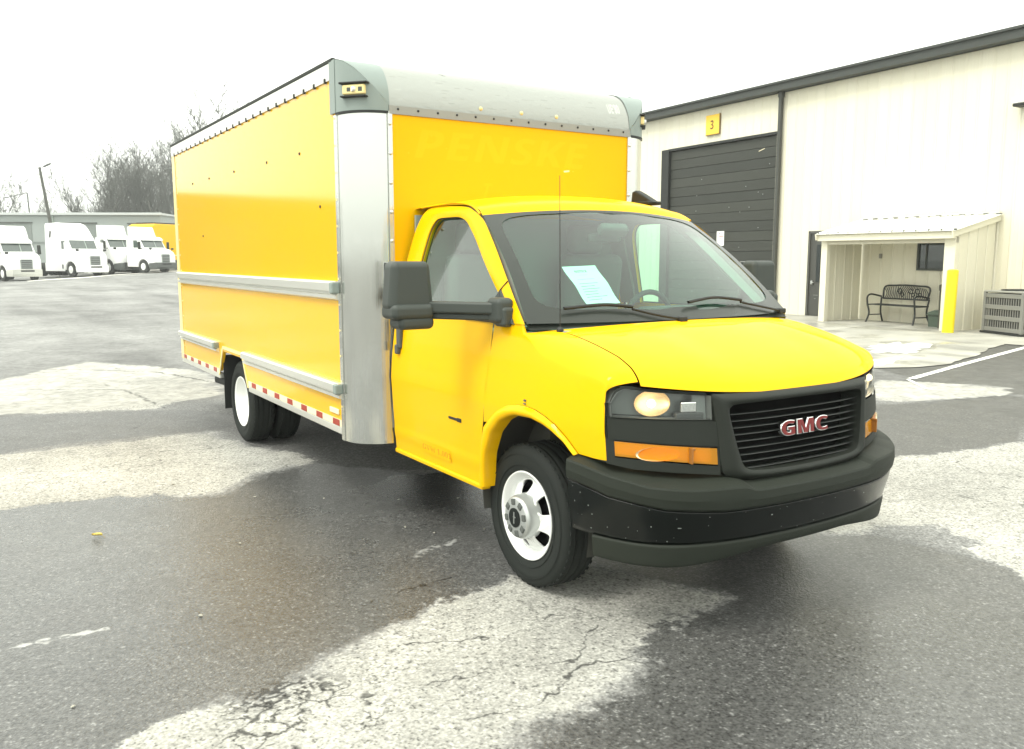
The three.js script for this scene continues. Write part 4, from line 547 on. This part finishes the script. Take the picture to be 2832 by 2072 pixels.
  part('print', new THREE.PlaneGeometry(0.52, 0.52).translate(0, 0, 0.0175), mat([1, 1, 1], 0.6, 0, { map: signTex(256, 256, (g) => { g.fillStyle = 'rgb(240,196,66)'; g.fillRect(0, 0, 256, 256); g.fillStyle = 'rgb(92,44,10)'; g.font = 'bold 170px sans-serif'; g.textAlign = 'center'; g.scale(0.8, 1); g.fillText('3', 150, 190); }) }), sg);
  part('edge_frame', [bx(0.02, 0.58, 0.035, 0.285, 0, 0), bx(0.56, 0.02, 0.035, 0, -0.285, 0)], mat([0.2, 0.12, 0.03], 0.6), sg);
  const no = wallThing('notice', 'small white notice stuck on the dark roll-up door', 'notice', -2.33, 2.06, -0.025);
  part('sheet', [bx(0.3, 0.42, 0.006, 0, 0, 0)], M.paper, no);
  part('print', new THREE.PlaneGeometry(0.29, 0.41).translate(0, 0, 0.0045), mat([1, 1, 1], 0.7, 0, { map: signTex(128, 192, (g) => { g.fillStyle = 'rgb(236,236,232)'; g.fillRect(0, 0, 128, 192); g.fillStyle = 'rgb(40,36,40)'; g.font = 'bold 26px sans-serif'; g.save(); g.rotate(-0.2); g.fillText('NO', 24, 46); g.fillText('at', 40, 116); g.restore(); g.fillStyle = 'rgb(170,40,50)'; g.fillRect(44, 58, 76, 12); g.fillStyle = 'rgb(210,180,180)'; g.fillRect(10, 150, 100, 4); }) }), no);
  const wl = wallThing('wall_light', 'white wall light high on the cream wall at the right edge', 'light', 6.3, 4.55, 0.06);
  part('housing', rb(0.34, 0.12, 0.3, 0.02, 0, 0.06, 0.12), M.whiteRim, wl); part('shade', rb(0.3, 0.05, 0.26, 0.01, 0.0, -0.03, 0.12), M.black, wl);
  // shelter
  const sh = thing('entrance_shelter', 'cream lean-to shelter with white roof over a bench against the warehouse', 'shelter', [WO.x, GY, WO.z], WT);
  const s0 = 2.58, s1 = 5.88, of = 1.38, slope = Math.atan2(0.36, of + 0.2);
  const white = mat([0.8, 0.8, 0.74], 0.5);
  for (let n = 0; n < 12; n++) { const g = extr([[0, 0], [0.02, 0.025], [0.045, 0.025], [0.065, 0], [0.295, 0], [0.295, -0.012], [0, -0.012]], (of + 0.2) / Math.cos(slope)); const m = part('roof_sheet', g, white, sh); m.position.set(s0 - 0.03 + n * 0.2845, 2.4, 0.05); m.rotation.x = slope; }
  const rs = []; for (let n = 0; n < 13; n++) { rs.push(rb(0.06, 0.035, 0.025, 0.004, s0 + n * 0.282, 2.06, of + 0.235)); rs.push(rb(0.13, 0.018, 0.02, 0.004, s0 + 0.1 + n * 0.27, 2.405 + 0.012 * (n % 2), 0.095)); } tag(part('roof_screw', rs, M.trimDark, sh), null, null, null, 'stuff');
  part('wall_flashing', [bx(s1 - s0 + 0.1, 0.05, 0.03, (s0 + s1) / 2, 2.43, 0.075)], mat([0.6, 0.59, 0.52], 0.5), sh);
  part('fascia', [bx(s1 - s0 + 0.1, 0.13, 0.03, (s0 + s1) / 2, 1.95, of + 0.17)], wall, sh);
  for (const s of [s1 + 0.04, s0 - 0.04]) part('rake_trim', bx(0.03, 0.14, 1.66, s, 2.155, 0.82, slope), wall, sh);
  part('post', rb(0.17, 1.96, 0.12, 0.008, s0 + 0.06, 0.98, of), wall, sh); part('post', rb(0.24, 1.96, 0.12, 0.008, s1 - 0.12, 0.98, of), wall, sh);
  part('lintel', bx(s1 - s0, 0.12, 0.08, (s0 + s1) / 2, 1.86, of), mat([0.6, 0.57, 0.46], 0.6), sh);
  for (const [s, f] of [[s0 + 0.02, 1], [s1 - 0.02, 1]]) for (let n = 0; n < 4; n++) { const m = part('side_panel', sheetG, wallVar[n % 3], sh); const o = 0.06 + n * 0.312; m.position.set(s, 0, o + 0.31); m.rotation.y = Math.PI / 2; m.scale.y = 2.36 - 0.238 * (o + 0.31); if (s < 3) { m.position.z = o; m.rotation.y = Math.PI / 2; m.position.z = o + 0.31; } }
  // bench
  const bp = W(3.93, 0, 0.42), be = thing('bench', 'black metal garden bench with patterned back inside the shelter', 'bench', [bp.x, GY, bp.z], WT - 0.1), iron = mat([0.02, 0.023, 0.022], 0.5), L = 0.66;
  for (let n = 0; n < 5; n++) part('seat_slat', rb(1.24, 0.018, 0.07, 0.006, 0, 0.41 + 0.008 * Math.abs(n - 2), 0.2 - n * 0.088), iron, be);
  const back = part('back_frame', [tube([V(-L + 0.05, 0.55, -0.2), V(-L + 0.04, 0.82, -0.25), V(-0.3, 0.865, -0.26), V(0, 0.875, -0.26), V(0.3, 0.865, -0.26), V(L - 0.04, 0.82, -0.25), V(L - 0.05, 0.55, -0.2)], 0.02, 60, 8), rod(V(-L + 0.05, 0.56, -0.2), V(L - 0.05, 0.56, -0.2), 0.018)], iron, be);
  for (let n = 0; n < 22; n++) { const x = -0.57 + n * 0.054, k2 = 0.1 * Math.cos(n * 0.3); part('back_bar', tube([V(x, 0.56, -0.2), V(x + k2 * 0.4, 0.68, -0.225), V(x - k2 * 0.6, 0.855 - 0.06 * (x / 0.6) ** 2, -0.255)], 0.009, 8, 5), iron, back); }
  for (const x of [-0.18, 0.12, 0.3]) part('back_scroll', [at(new THREE.TorusGeometry(0.055, 0.012, 6, 16), x, 0.74, -0.24), at(new THREE.TorusGeometry(0.04, 0.012, 6, 16), x + 0.09, 0.66, -0.22)], iron, back);
  for (const s of [1, -1]) {
    part('armrest', tube([V(s * L, 0.42, 0.24), V(s * L, 0.6, 0.25), V(s * L, 0.655, 0.17), V(s * L, 0.63, -0.05), V(s * L, 0.6, -0.2)], 0.02, 30, 8), iron, be);
    part('leg', tube([V(s * L, 0.43, 0.24), V(s * (L - 0.02), 0.22, 0.2), V(s * L, 0.0, 0.27)], 0.02, 16, 8), iron, be);
    part('leg', tube([V(s * L, 0.58, -0.2), V(s * (L - 0.02), 0.25, -0.17), V(s * L, 0.0, -0.27)], 0.02, 16, 8), iron, be);
    part('side_rail', [rod(V(s * L, 0.42, 0.24), V(s * L, 0.42, -0.19), 0.016), rod(V(s * L, 0.18, 0.2), V(s * L, 0.18, -0.19), 0.012)], iron, be);
  }
  // bins, bollard, cooler
  const q1 = W(5.08, 0, 0.5), bin = thing('storage_bin', 'low dark green lidded bin beside the bench in the shelter', 'bin', [q1.x, GY, q1.z], WT), gm = mat([0.05, 0.075, 0.05], 0.5);
  part('body', extr([[-0.2, 0], [0.2, 0], [0.22, 0.26], [-0.22, 0.26]], 0.36, 0.01).translate(0, 0, -0.18), gm, bin); part('lid', [extr([[-0.25, 0.26], [0.25, 0.26], [0.2, 0.33], [0.05, 0.38], [-0.05, 0.38], [-0.2, 0.33]], 0.42, 0.015).translate(0, 0, -0.21)], gm, bin);
  const q2 = W(5.42, 0, 0.75), bin2 = thing('waste_bin', 'tall dark bin half hidden behind the yellow bollard', 'bin', [q2.x, GY, q2.z], WT);
  part('body', rb(0.34, 0.8, 0.34, 0.02, 0, 0.4, 0), mat([0.045, 0.045, 0.03], 0.6), bin2); part('lid', rb(0.37, 0.14, 0.37, 0.03, 0, 0.87, 0), mat([0.05, 0.05, 0.035], 0.6), bin2);
  const q3 = W(6.02, 0, 1.72), bo = thing('bollard', 'bright yellow steel bollard at the right front corner of the shelter', 'bollard', [q3.x, H(q3.x, q3.z), q3.z]);
  const bo1 = part('post', [at(new THREE.CylinderGeometry(0.105, 0.11, 1.24, 32), 0, 0.62, 0)], mat([0.85, 0.68, 0.01], 0.45), bo); part('cap', at(new THREE.SphereGeometry(0.105, 32, 10, 0, 2 * Math.PI, 0, Math.PI / 2).scale(1, 0.3, 1), 0, 1.24, 0), mat([0.85, 0.68, 0.01], 0.45), bo); bo.rotation.z = -0.02;
  const q4 = W(6.95, 0, 0.85), ac = thing('cooling_unit', 'grey louvred air conditioning unit cut by the right edge', 'air conditioner', [q4.x, GY, q4.z], WT - 0.35), am = mat([0.2, 0.2, 0.18], 0.55);
  part('base', rb(1.1, 0.05, 0.9, 0.01, 0, 0.025, 0), M.black, ac);
  part('core', bx(0.9, 0.7, 0.7, 0, 0.42, 0), M.void, ac);
  for (const x of [-0.5, 0.5]) for (const z of [-0.4, 0.4]) part('corner_post', rb(0.06, 0.78, 0.06, 0.01, x, 0.44, z), am, ac);
  for (let r = 0; r < 4; r++) part('louvre_band', [rb(1.0, 0.085, 0.03, 0.008, 0, 0.1 + r * 0.22, 0.4), rb(0.03, 0.085, 0.8, 0.008, -0.5, 0.1 + r * 0.22, 0), rb(0.03, 0.085, 0.8, 0.008, 0.5, 0.1 + r * 0.22, 0)], am, ac);
  for (let n = 0; n < 15; n++) part('louvre_rib', rb(0.022, 0.7, 0.025, 0.006, -0.44 + n * 0.063, 0.43, 0.39), am, ac);
  for (let n = 0; n < 11; n++) part('louvre_rib', rb(0.025, 0.7, 0.022, 0.006, -0.49, 0.43, -0.34 + n * 0.068), am, ac);
  part('top_panel', [rb(1.06, 0.04, 0.86, 0.015, 0, 0.84, 0)], mat([0.28, 0.28, 0.25], 0.5), ac); part('fan_guard', [at(new THREE.TorusGeometry(0.36, 0.012, 6, 40), 0, 0.87, 0, Math.PI / 2), at(new THREE.TorusGeometry(0.24, 0.008, 6, 32), 0, 0.872, 0, Math.PI / 2), bx(0.74, 0.01, 0.02, 0, 0.872, 0), bx(0.02, 0.01, 0.74, 0, 0.874, 0)], M.black, ac);
}
// ---------------------------------------------------------------- far yard: tractors, yellow truck, long grey building, poles, trees
const whiteP = paint([0.8, 0.81, 0.8]), glassFar = mat([0.05, 0.07, 0.062], 0.06, 0, { clearcoat: 1 }), greyB = mat([0.075, 0.083, 0.08], 0.5), grilleM = mat([0.1, 0.115, 0.11], 0.4, 0.3), farTyre = mat([0.02, 0.021, 0.02], 0.8);
function tractor(o, kind) {
  o.scale.setScalar(1.08);
  const taper = (g) => { const P = g.attributes.position; for (let i = 0; i < P.count; i++) { const x = P.getX(i), y = P.getY(i); let f = 1; if (x > 0.25) f *= 1 - 0.13 * (x - 0.25); if (y > 1.9) f *= 1 - 0.045 * (y - 1.9); P.setZ(i, P.getZ(i) * f); } g.computeVertexNormals(); return g; };
  const arch = (c, r) => { const a = []; for (let i = 0; i <= 12; i++) { const t = Math.PI * i / 12; a.push([c + r * Math.cos(t), 0.5 + r * Math.sin(t)]); } return a; };
  const nose = [[1.42, 0.85], [1.42, 1.25], [1.36, 1.5], [1.15, 1.72], [0.6, 1.93], [0.12, 2.02]];
  const cut = arch(0, 0.62);
  const sleeper = kind === 'sleeper', low = kind === 'raised';
  const roof = sleeper ? [[-0.32, 2.78], [-0.55, 3.05], [-1.0, 3.6], [-1.4, 3.92], [-1.9, 4.05], [-3.3, 4.02], [-3.42, 3.9]] : [[-0.36, 2.78], [-0.5, 2.86], [-1.9, 2.86], [-1.98, 2.78]];
  const rear = sleeper ? -3.42 : -1.98;
  part('body', [taper(mergeVertices(clean(extr([[rear, 0.5], ...cut.slice().reverse().map((p) => p), [0.66, 0.55], [1.3, 0.85], ...nose, ...roof], 2.3, 0.07)).translate(0, 0, -1.15)))], whiteP, o);
  const slant = Math.atan2(2.72 - 2.06, -0.3 - 0.08);
  const ws = part('windscreen', [bx(0.72, 0.02, 1.98, -0.1, 2.4, 0, 0, 0, slant)], glassFar, o);
  part('screen_divider', bx(0.72, 0.025, 0.05, -0.098, 2.405, -0.2, 0, 0, slant), M.trim, ws);
  if (!sleeper) part('sun_visor', [extr([[-0.62, 2.86], [-0.25, 2.72], [-0.1, 2.66], [-0.08, 2.74], [-0.3, 2.9], [-0.6, 2.98]], 2.1, 0.03).translate(0, 0, -1.05)], whiteP, o);
  if (!sleeper) part('roof_fairing', [extr(low ? [[-2.6, 2.84], [-0.75, 2.84], [-0.95, 3.3], [-1.25, 3.8], [-1.6, 3.95], [-2.6, 3.95]] : [[-1.95, 2.84], [-0.75, 2.84], [-1.15, 3.75], [-1.25, 3.8], [-1.95, 3.82]], low ? 2.2 : 1.9, 0.05).translate(0, 0, low ? -1.1 : -0.95)], whiteP, o);
  for (const s of [1, -1]) {
    part('side_window', [extr([[-0.42, 2.08], [-1.05, 2.08], [-1.05, 2.68], [-0.62, 2.68]], 0.02).translate(0, 0, s > 0 ? 1.125 : -1.145)], glassFar, o);
    part('headlight', [rb(0.2, 0.14, 0.42, 0.05, 1.24, 1.14, s * 0.78, 0, -s * 0.35, 0)], mat([0.45, 0.5, 0.49], 0.15, 0.3), o);
    const mr = part('wing_mirror', [rb(0.12, 0.62, 0.24, 0.05, 0.02, 2.25, s * 1.42), rod(V(0.0, 2.0, s * 1.1), V(0.02, 1.98, s * 1.4), 0.03)], sleeper ? whiteP : M.plastic, o);
    part('hood_mirror', [rb(0.08, 0.16, 0.24, 0.03, 0.95, 1.98, s * 1.08), rod(V(0.75, 1.72, s * 0.95), V(0.95, 1.92, s * 1.08), 0.015)], M.black, o);
    const w = part('wheel', [at(new THREE.CylinderGeometry(0.52, 0.52, 0.28, 28), 0, 0.52, s * 0.98, Math.PI / 2)], farTyre, o);
    part('rim', [at(new THREE.CylinderGeometry(0.26, 0.3, 0.03, 24), 0, 0.52, s * 1.125, Math.PI / 2), at(new THREE.CylinderGeometry(0.1, 0.14, 0.08, 16), 0, 0.52, s * 1.14, Math.PI / 2)], M.whiteRim, w);
    for (const xx of [-4.6, -5.9]) part('rear_wheel', at(new THREE.CylinderGeometry(0.52, 0.52, 0.6, 24), xx, 0.52, s * 0.85, Math.PI / 2), farTyre, o);
  }
  part('grille', [rb(0.08, 0.72, 0.84, 0.04, 1.4, 1.2, 0)], mat([0.4, 0.42, 0.41], 0.3, 0.6), o);
  for (let n = 0; n < 5; n++) part('grille_bar', bx(0.03, 0.1, 0.7, 1.435, 0.94 + n * 0.13, 0), n % 2 ? greyB : grilleM, o);
  part('bumper', [taper(mergeVertices(clean(extr([[0.68, 0.32], [1.5, 0.32], [1.56, 0.5], [1.54, 0.82], [1.42, 0.86], [0.7, 0.82], [0.62, 0.6]], 2.36, 0.06)).translate(0, 0, -1.18)))], sleeper ? whiteP : kind === 'raised' ? mat([0.5, 0.5, 0.46], 0.4) : greyB, o);
  part('air_slot', rb(0.04, 0.12, 0.9, 0.02, 1.54, 0.72, 0), M.black, o);
  part('frame', [bx(7.2, 0.25, 0.8, -3, 0.75, 0), bx(1.6, 0.5, 0.5, -2.7, 0.6, 0.9)], M.chassis, o);
  if (sleeper) part('side_skirt', [bx(2.7, 0.62, 0.03, -2.05, 0.72, 1.16), bx(2.7, 0.62, 0.03, -2.05, 0.72, -1.16)], whiteP, o);
  if (sleeper) part('vent_slot', [bx(0.12, 0.5, 0.02, -2.6, 3.2, 1.115, 0, 0, -0.3)], M.black, o);
  if (sleeper) part('step_opening', [bx(0.16, 0.3, 0.02, -0.95, 0.75, 1.18)], M.black, o);
}
const lot = (x, z) => [x, H(x, z), z], grpT = 'white tractors parked in the far row';
{
  const t2 = thing('semi_tractor', 'white high-roof sleeper tractor second from left in the far row', 'truck', lot(-74.9, -5.3), 0.42, grpT); tractor(t2, 'sleeper');
  const t1 = thing('semi_tractor', 'white raised-roof tractor cut off by the left edge of the photo', 'truck', lot(-73.2, -0.5), 0.3, grpT); tractor(t1, 'raised');
  const t3 = thing('semi_tractor', 'white day-cab tractor half hidden behind the sleeper tractor', 'truck', lot(-76.6, -8.4), 0.36, grpT); tractor(t3, 'day');
  const t4 = t3.clone(); t4.name = numbered('semi_tractor'); tag(t4, 'white day-cab tractor with dark bumper in front of the distant yellow box', 'truck', grpT); t4.position.set(...lot(-73.4, -10.4)); t4.rotation.y = 0.5; t4.scale.setScalar(1.0); scene.add(t4);
  const mk = (lbl, x, z, turn) => {
    const y = thing('delivery_truck', lbl, 'truck', lot(x, z), turn); y.scale.setScalar(1.13);
    part('cargo_box', [extr([[-7.5, 0.95], [0, 0.95], [0, 3.35], [-0.15, 3.6], [-0.45, 3.75], [-7.5, 3.75]], 2.44, 0.05).translate(0, 0, -1.22)], M.yellow, y);
    part('box_roof', [bx(3.2, 0.1, 1.8, -2.2, 3.82, 0)], M.black, y);
    part('rub_rail', [bx(7.3, 0.1, 0.05, -3.7, 1.3, 1.24), bx(7.3, 0.1, 0.05, -3.7, 1.3, -1.24), bx(7.3, 0.05, 0.05, -3.7, 2.0, 1.23)], M.cream, y);
    part('cab', [extr([[0.1, 0.6], [2.0, 0.6], [2.0, 1.4], [1.1, 1.6], [0.6, 2.5], [0.1, 2.6]], 2.1, 0.1).translate(0, 0, -1.05)], M.yellow, y);
    part('windscreen', bx(0.95, 0.02, 1.8, 0.87, 2.06, 0, 0, 0, -1.05), glassFar, y);
    part('under_frame', [bx(7.2, 0.3, 1.2, -3.6, 0.75, 0)], M.chassis, y);
    for (const s of [1, -1]) for (const xx of [1.2, -5.2]) part('wheel', at(new THREE.CylinderGeometry(0.5, 0.5, 0.4, 24), xx, 0.5, s * 0.95, Math.PI / 2), farTyre, y);
    part('side_lamp', [at(new THREE.SphereGeometry(0.13, 10, 8), -3.3, 1.62, 1.22)], M.black, y);
  };
  mk('yellow delivery truck parked behind the rightmost white tractor', -78.6, -10.2, -0.95);
  // unseen building added left of the picture, dark wall shaping the truck side reflection
  const sb = thing('unseen_building', 'unseen low dark building added on the left for its reflection in the yellow truck', 'building', [-54, -0.1, 25], 1.45), tan = metalWall([0.075, 0.06, 0.035]);
  part('wall', [bx(15.5, 5.6, 8, 7.75, 2.8, -4)], tan, sb); part('roof', [bx(15.9, 0.2, 8.4, 7.75, 5.7, -4)], M.trimDark, sb);
  for (const [x0, x1] of [[0.6, 4.6], [6, 8], [9.5, 13.5]]) part('shutter', bx(x1 - x0, x1 - x0 > 3 ? 4.2 : 2.3, 0.08, (x0 + x1) / 2, x1 - x0 > 3 ? 2.1 : 1.15, 0.03), M.trimDark, sb);
  // long grey building
  const A = V(-88.2, 0, -13.8), Bv = V(-116, 0, 31), dir = Bv.clone().sub(A).normalize(), len = 66, ang = Math.atan2(dir.z, -dir.x);
  const fb = thing('distribution_building', 'long low grey building with shuttered bays behind the white tractors', 'building', [A.x + dir.x * len, 0.3, A.z + dir.z * len], ang);
  const gw = metalWall([0.3, 0.335, 0.325]), bay = mat([0.19, 0.215, 0.205], 0.6);
  part('wall', [bx(len, 5.8, 0.3, len / 2, 2.9, -0.15), bx(0.3, 5.8, 22, len - 0.15, 2.9, -11.3)], gw, fb);
  part('roof', [bx(len + 0.4, 0.2, 22.6, len / 2, 5.78, -11)], mat([0.5, 0.53, 0.52], 0.6), fb);
  part('parapet_trim', [bx(len + 0.3, 0.16, 0.2, len / 2, 5.84, 0.06)], mat([0.55, 0.58, 0.57], 0.5), fb);
  for (const [a0, a1, y0, y1] of [[-0.2 + 0.6, 3.2, 2.2, 4.8], [6.4, 9.8, 2.4, 4.85], [12.8, 17.4, 2.0, 4.9], [22, 26, 2, 4.9], [30, 34, 2, 4.9], [38, 42, 2, 4.9], [46, 50, 2, 4.9]]) {
    const x0 = len - a1, x1 = len - a0, p = part('bay_door', bx(x1 - x0, y1 - y0, 0.04, (x0 + x1) / 2, (y0 + y1) / 2, 0.02), bay, fb);
    part('lintel', bx(x1 - x0 + 0.2, 0.12, 0.12, (x0 + x1) / 2, y1 + 0.05, 0.06), M.trimDark, p);
    part('bay_sill', bx(x1 - x0 + 0.2, 0.2, 0.12, (x0 + x1) / 2, y0 - 0.1, 0.06), mat([0.5, 0.54, 0.52], 0.6), p);
    part('dock_opening', bx(x1 - x0, 1.6, 0.05, (x0 + x1) / 2, y0 - 1.1, 0.02), mat([0.09, 0.105, 0.1], 0.7), p);
  }
  for (const s of [10.6, 20, 36, 44]) part('downpipe', bx(0.1, 5.6, 0.12, len - s, 2.8, 0.08), M.trim, fb);
  part('lower_band', [bx(len, 0.14, 0.06, len / 2, 3.0, 0.03)], bay, fb);
  // poles
  const wood = mat([0.075, 0.078, 0.068], 0.85);
  const p1 = thing('light_pole', 'leaning wooden light pole rising behind the sleeper tractor', 'pole', [-85.2, 0.2, -4.35]);
  part('pole', [rod(V(0, 0, 0), V(-1.75, 9.75, 0.95), 0.19, 0.11, 10)], wood, p1);
  part('lamp_arm', [rod(V(-1.72, 9.6, 0.93), V(-1.7, 9.9, 0.5), 0.03)], wood, p1); part('lamp_head', [rb(0.3, 0.16, 0.7, 0.06, -1.68, 9.98, 0.32, 0.5, 0.2, 0)], M.trimDark, p1);
  const p2 = thing('street_lamp', 'thin street lamp with a long side arm at the far left', 'lamp', [-124, 0.2, -4.85]);
  part('pole', [rod(V(0, 0, 0), V(-0.55, 9.9, 0.3), 0.13, 0.08, 8)], M.trimDark, p2); part('arm', [rod(V(-0.55, 9.9, 0.3), V(-1.2, 9.3, 2.4), 0.06, 0.05, 6)], M.trimDark, p2); part('lamp_head', [rb(0.3, 0.12, 0.5, 0.05, -1.25, 9.25, 2.6)], M.trimDark, p2);
}
// ---------------------------------------------------------------- bare winter trees
{
  const bark = mat([0.085, 0.085, 0.075], 0.95), twigM = mat([0.1, 0.105, 0.095], 0.95);
  function tree(h, spread, dense, least = 0.014) {
    const thick = [], thin = [];
    const grow = (p, d, len, r, lv) => {
      const n = lv < 2 ? 4 : 2; let q = p.clone(), dd = d.clone(), rr = r;
      for (let i = 0; i < n; i++) {
        const e = q.clone().addScaledVector(dd, len / n), r2 = rr * (lv < 2 ? 0.82 : 0.7);
        (lv < 2 ? thick : thin).push(rod(q, e, rr, r2, lv < 2 ? 6 : 3)); rr = r2; q = e;
        dd.add(V((rnd() - 0.5) * 0.35, 0.06 + (rnd() - 0.5) * 0.2, (rnd() - 0.5) * 0.35)).normalize();
        if (lv < 4) {
          const kids = lv === 0 ? (i > 0 ? 2 : 0) : lv === 1 ? 2 : lv === 2 ? (dense ? 3 : 2) : 3;
          for (let c = 0; c < kids; c++) { const a = rnd() * 6.283, out = V(Math.cos(a), 0.25 + rnd() * 0.6, Math.sin(a)).normalize(); grow(q, dd.clone().multiplyScalar(0.75).addScaledVector(out, spread).normalize(), len * (lv === 0 ? 0.5 : 0.52) * (0.75 + rnd() * 0.5), Math.max(rr * 0.55, least), lv + 1); }
        }
      }
    };
    grow(V(0, 0, 0), V(0, 1, 0), h * 0.62, h * 0.017, 0);
    return [join(thick), join(thin)];
  }
  const kinds = [tree(15, 0.75, false, 0.032), tree(17, 0.85, true, 0.018), tree(18, 0.6, false, 0.03)];
  const put = (label, k, x, z, sc, turn, sy = sc) => { const o = thing('bare_tree', label, 'tree', [x, 0, z], turn, 'bare winter trees behind the grey building'); part('trunk', kinds[k][0], bark, o); part('crown', kinds[k][1], twigM, o); o.scale.set(sc, sy, sc); return o; };
  put('bare tree with a forked trunk at the left edge of the photo', 0, -132, -2.2, 0.86, 0.3);
  put('small bare tree just right of the leaning pole', 0, -132, -6.9, 0.6, 2.1);
  put('slender bare tree leaning left between pole and thicket', 2, -125, -10.2, 0.66, 1.2);
  put('low bushy bare tree at the left end of the thicket', 1, -121, -12.4, 0.52, 4.0);
  put('dense tall bare tree left of centre in the thicket', 1, -126, -15.2, 0.95, 0.8);
  put('dense bare tree in the middle of the thicket', 1, -119, -14.6, 0.76, 2.9);
  put('bushy bare tree right in the thicket beside the yellow box', 1, -118, -16.9, 0.86, 5.1);
  put('bare tree at the right end of the thicket behind the yellow box', 1, -115.5, -18.9, 0.9, 1.7);
  put('tallest bare tree whose top shows above the yellow cargo roof', 2, -126, -25.0, 1.14, 2.5);
  put('wide bare tree whose crown peeps over the middle of the cargo roof', 0, -124, -28.0, 1.36, 3.6);
  put('dark bare tree right against the edge of the yellow cargo box', 1, -121, -21.2, 1.12, 3.1);
  put('second dense bare tree left in the thicket', 1, -123, -13.4, 0.78, 3.4);
  put('second bushy bare tree right in the thicket', 1, -120, -17.6, 0.92, 1.1);
  put('thin bare tree low between the lamp and the leaning pole', 0, -134, -4.9, 0.48, 4.4);
  const brush = [];
  for (let i = 0; i < 13000; i++) { const u = rnd(), z = lerp(-9.5, -25, u), x = lerp(-122, -113, u) - rnd() * 9, h = (8.2 + 6.6 * ss(0.12, 0.5, u)) * (0.3 + 0.7 * Math.sqrt(rnd())) * (0.8 + 0.4 * vn(u * 14, 3)), a = (rnd() - 0.5) * 1.4, c = (rnd() - 0.5) * 1.4, y0 = h * (0.25 + 0.65 * rnd()); brush.push(rod(V(x, y0, z), V(x + a, y0 + 0.8 + rnd() * 1.2, z + c), 0.024, 0.008, 3)); }
  tag(part('thicket', brush, twigM), 'grey tangle of bare undergrowth along the foot of the trees', 'thicket', null, 'stuff');
}
// ---------------------------------------------------------------- litter on the asphalt
{
  const leaf = thing('fallen_leaf', 'single yellow fallen leaf on dark asphalt left of the truck', 'leaf', [-2.02, 0.008, 2.66], 0.7);
  part('blade', grid((u, v) => { const w = Math.sin(Math.PI * Math.pow(u, 0.8)) * 0.022 * (1 + 0.2 * Math.sin(u * 30)); return V(lerp(-0.04, 0.04, u), 0.006 + 0.012 * (2 * v - 1) ** 2 + 0.008 * u, (2 * v - 1) * w); }, 14, 6), mat([0.55, 0.42, 0.1], 0.7), leaf); part('stalk', tube([V(0.04, 0.014, 0), V(0.055, 0.01, 0.004), V(0.065, 0.004, 0.01)], 0.0014, 8, 4), mat([0.3, 0.22, 0.08], 0.8), leaf);
  const chips = []; for (const [x, z] of [[-1.45, 1.96], [-3.07, 2.02], [-1.79, 0.77], [-1.6, 0.4], [-2.1, 1.2], [-0.5, 2.4], [0.1, 3.0], [-1.2, 1.0], [-2.4, 1.6], [-0.9, 0.6], [-1.4, 0.2], [-1.0, 0.9]]) { const g = new THREE.IcosahedronGeometry(0.006 + 0.005 * rnd(), 0); g.scale(1.6, 0.5, 1); chips.push(at(g, x, 0.006, z, 0, rnd() * 6, 0)); }
  tag(part('gravel_chips', chips, mat([0.34, 0.33, 0.28], 0.8)), 'pale stone chips scattered on the dark asphalt', 'gravel', null, 'stuff');
}
// ---------------------------------------------------------------- finish
scene.traverse((o) => { if (o.isMesh) { o.castShadow = true; o.receiveShadow = true; } });
renderer.render(scene, camera);
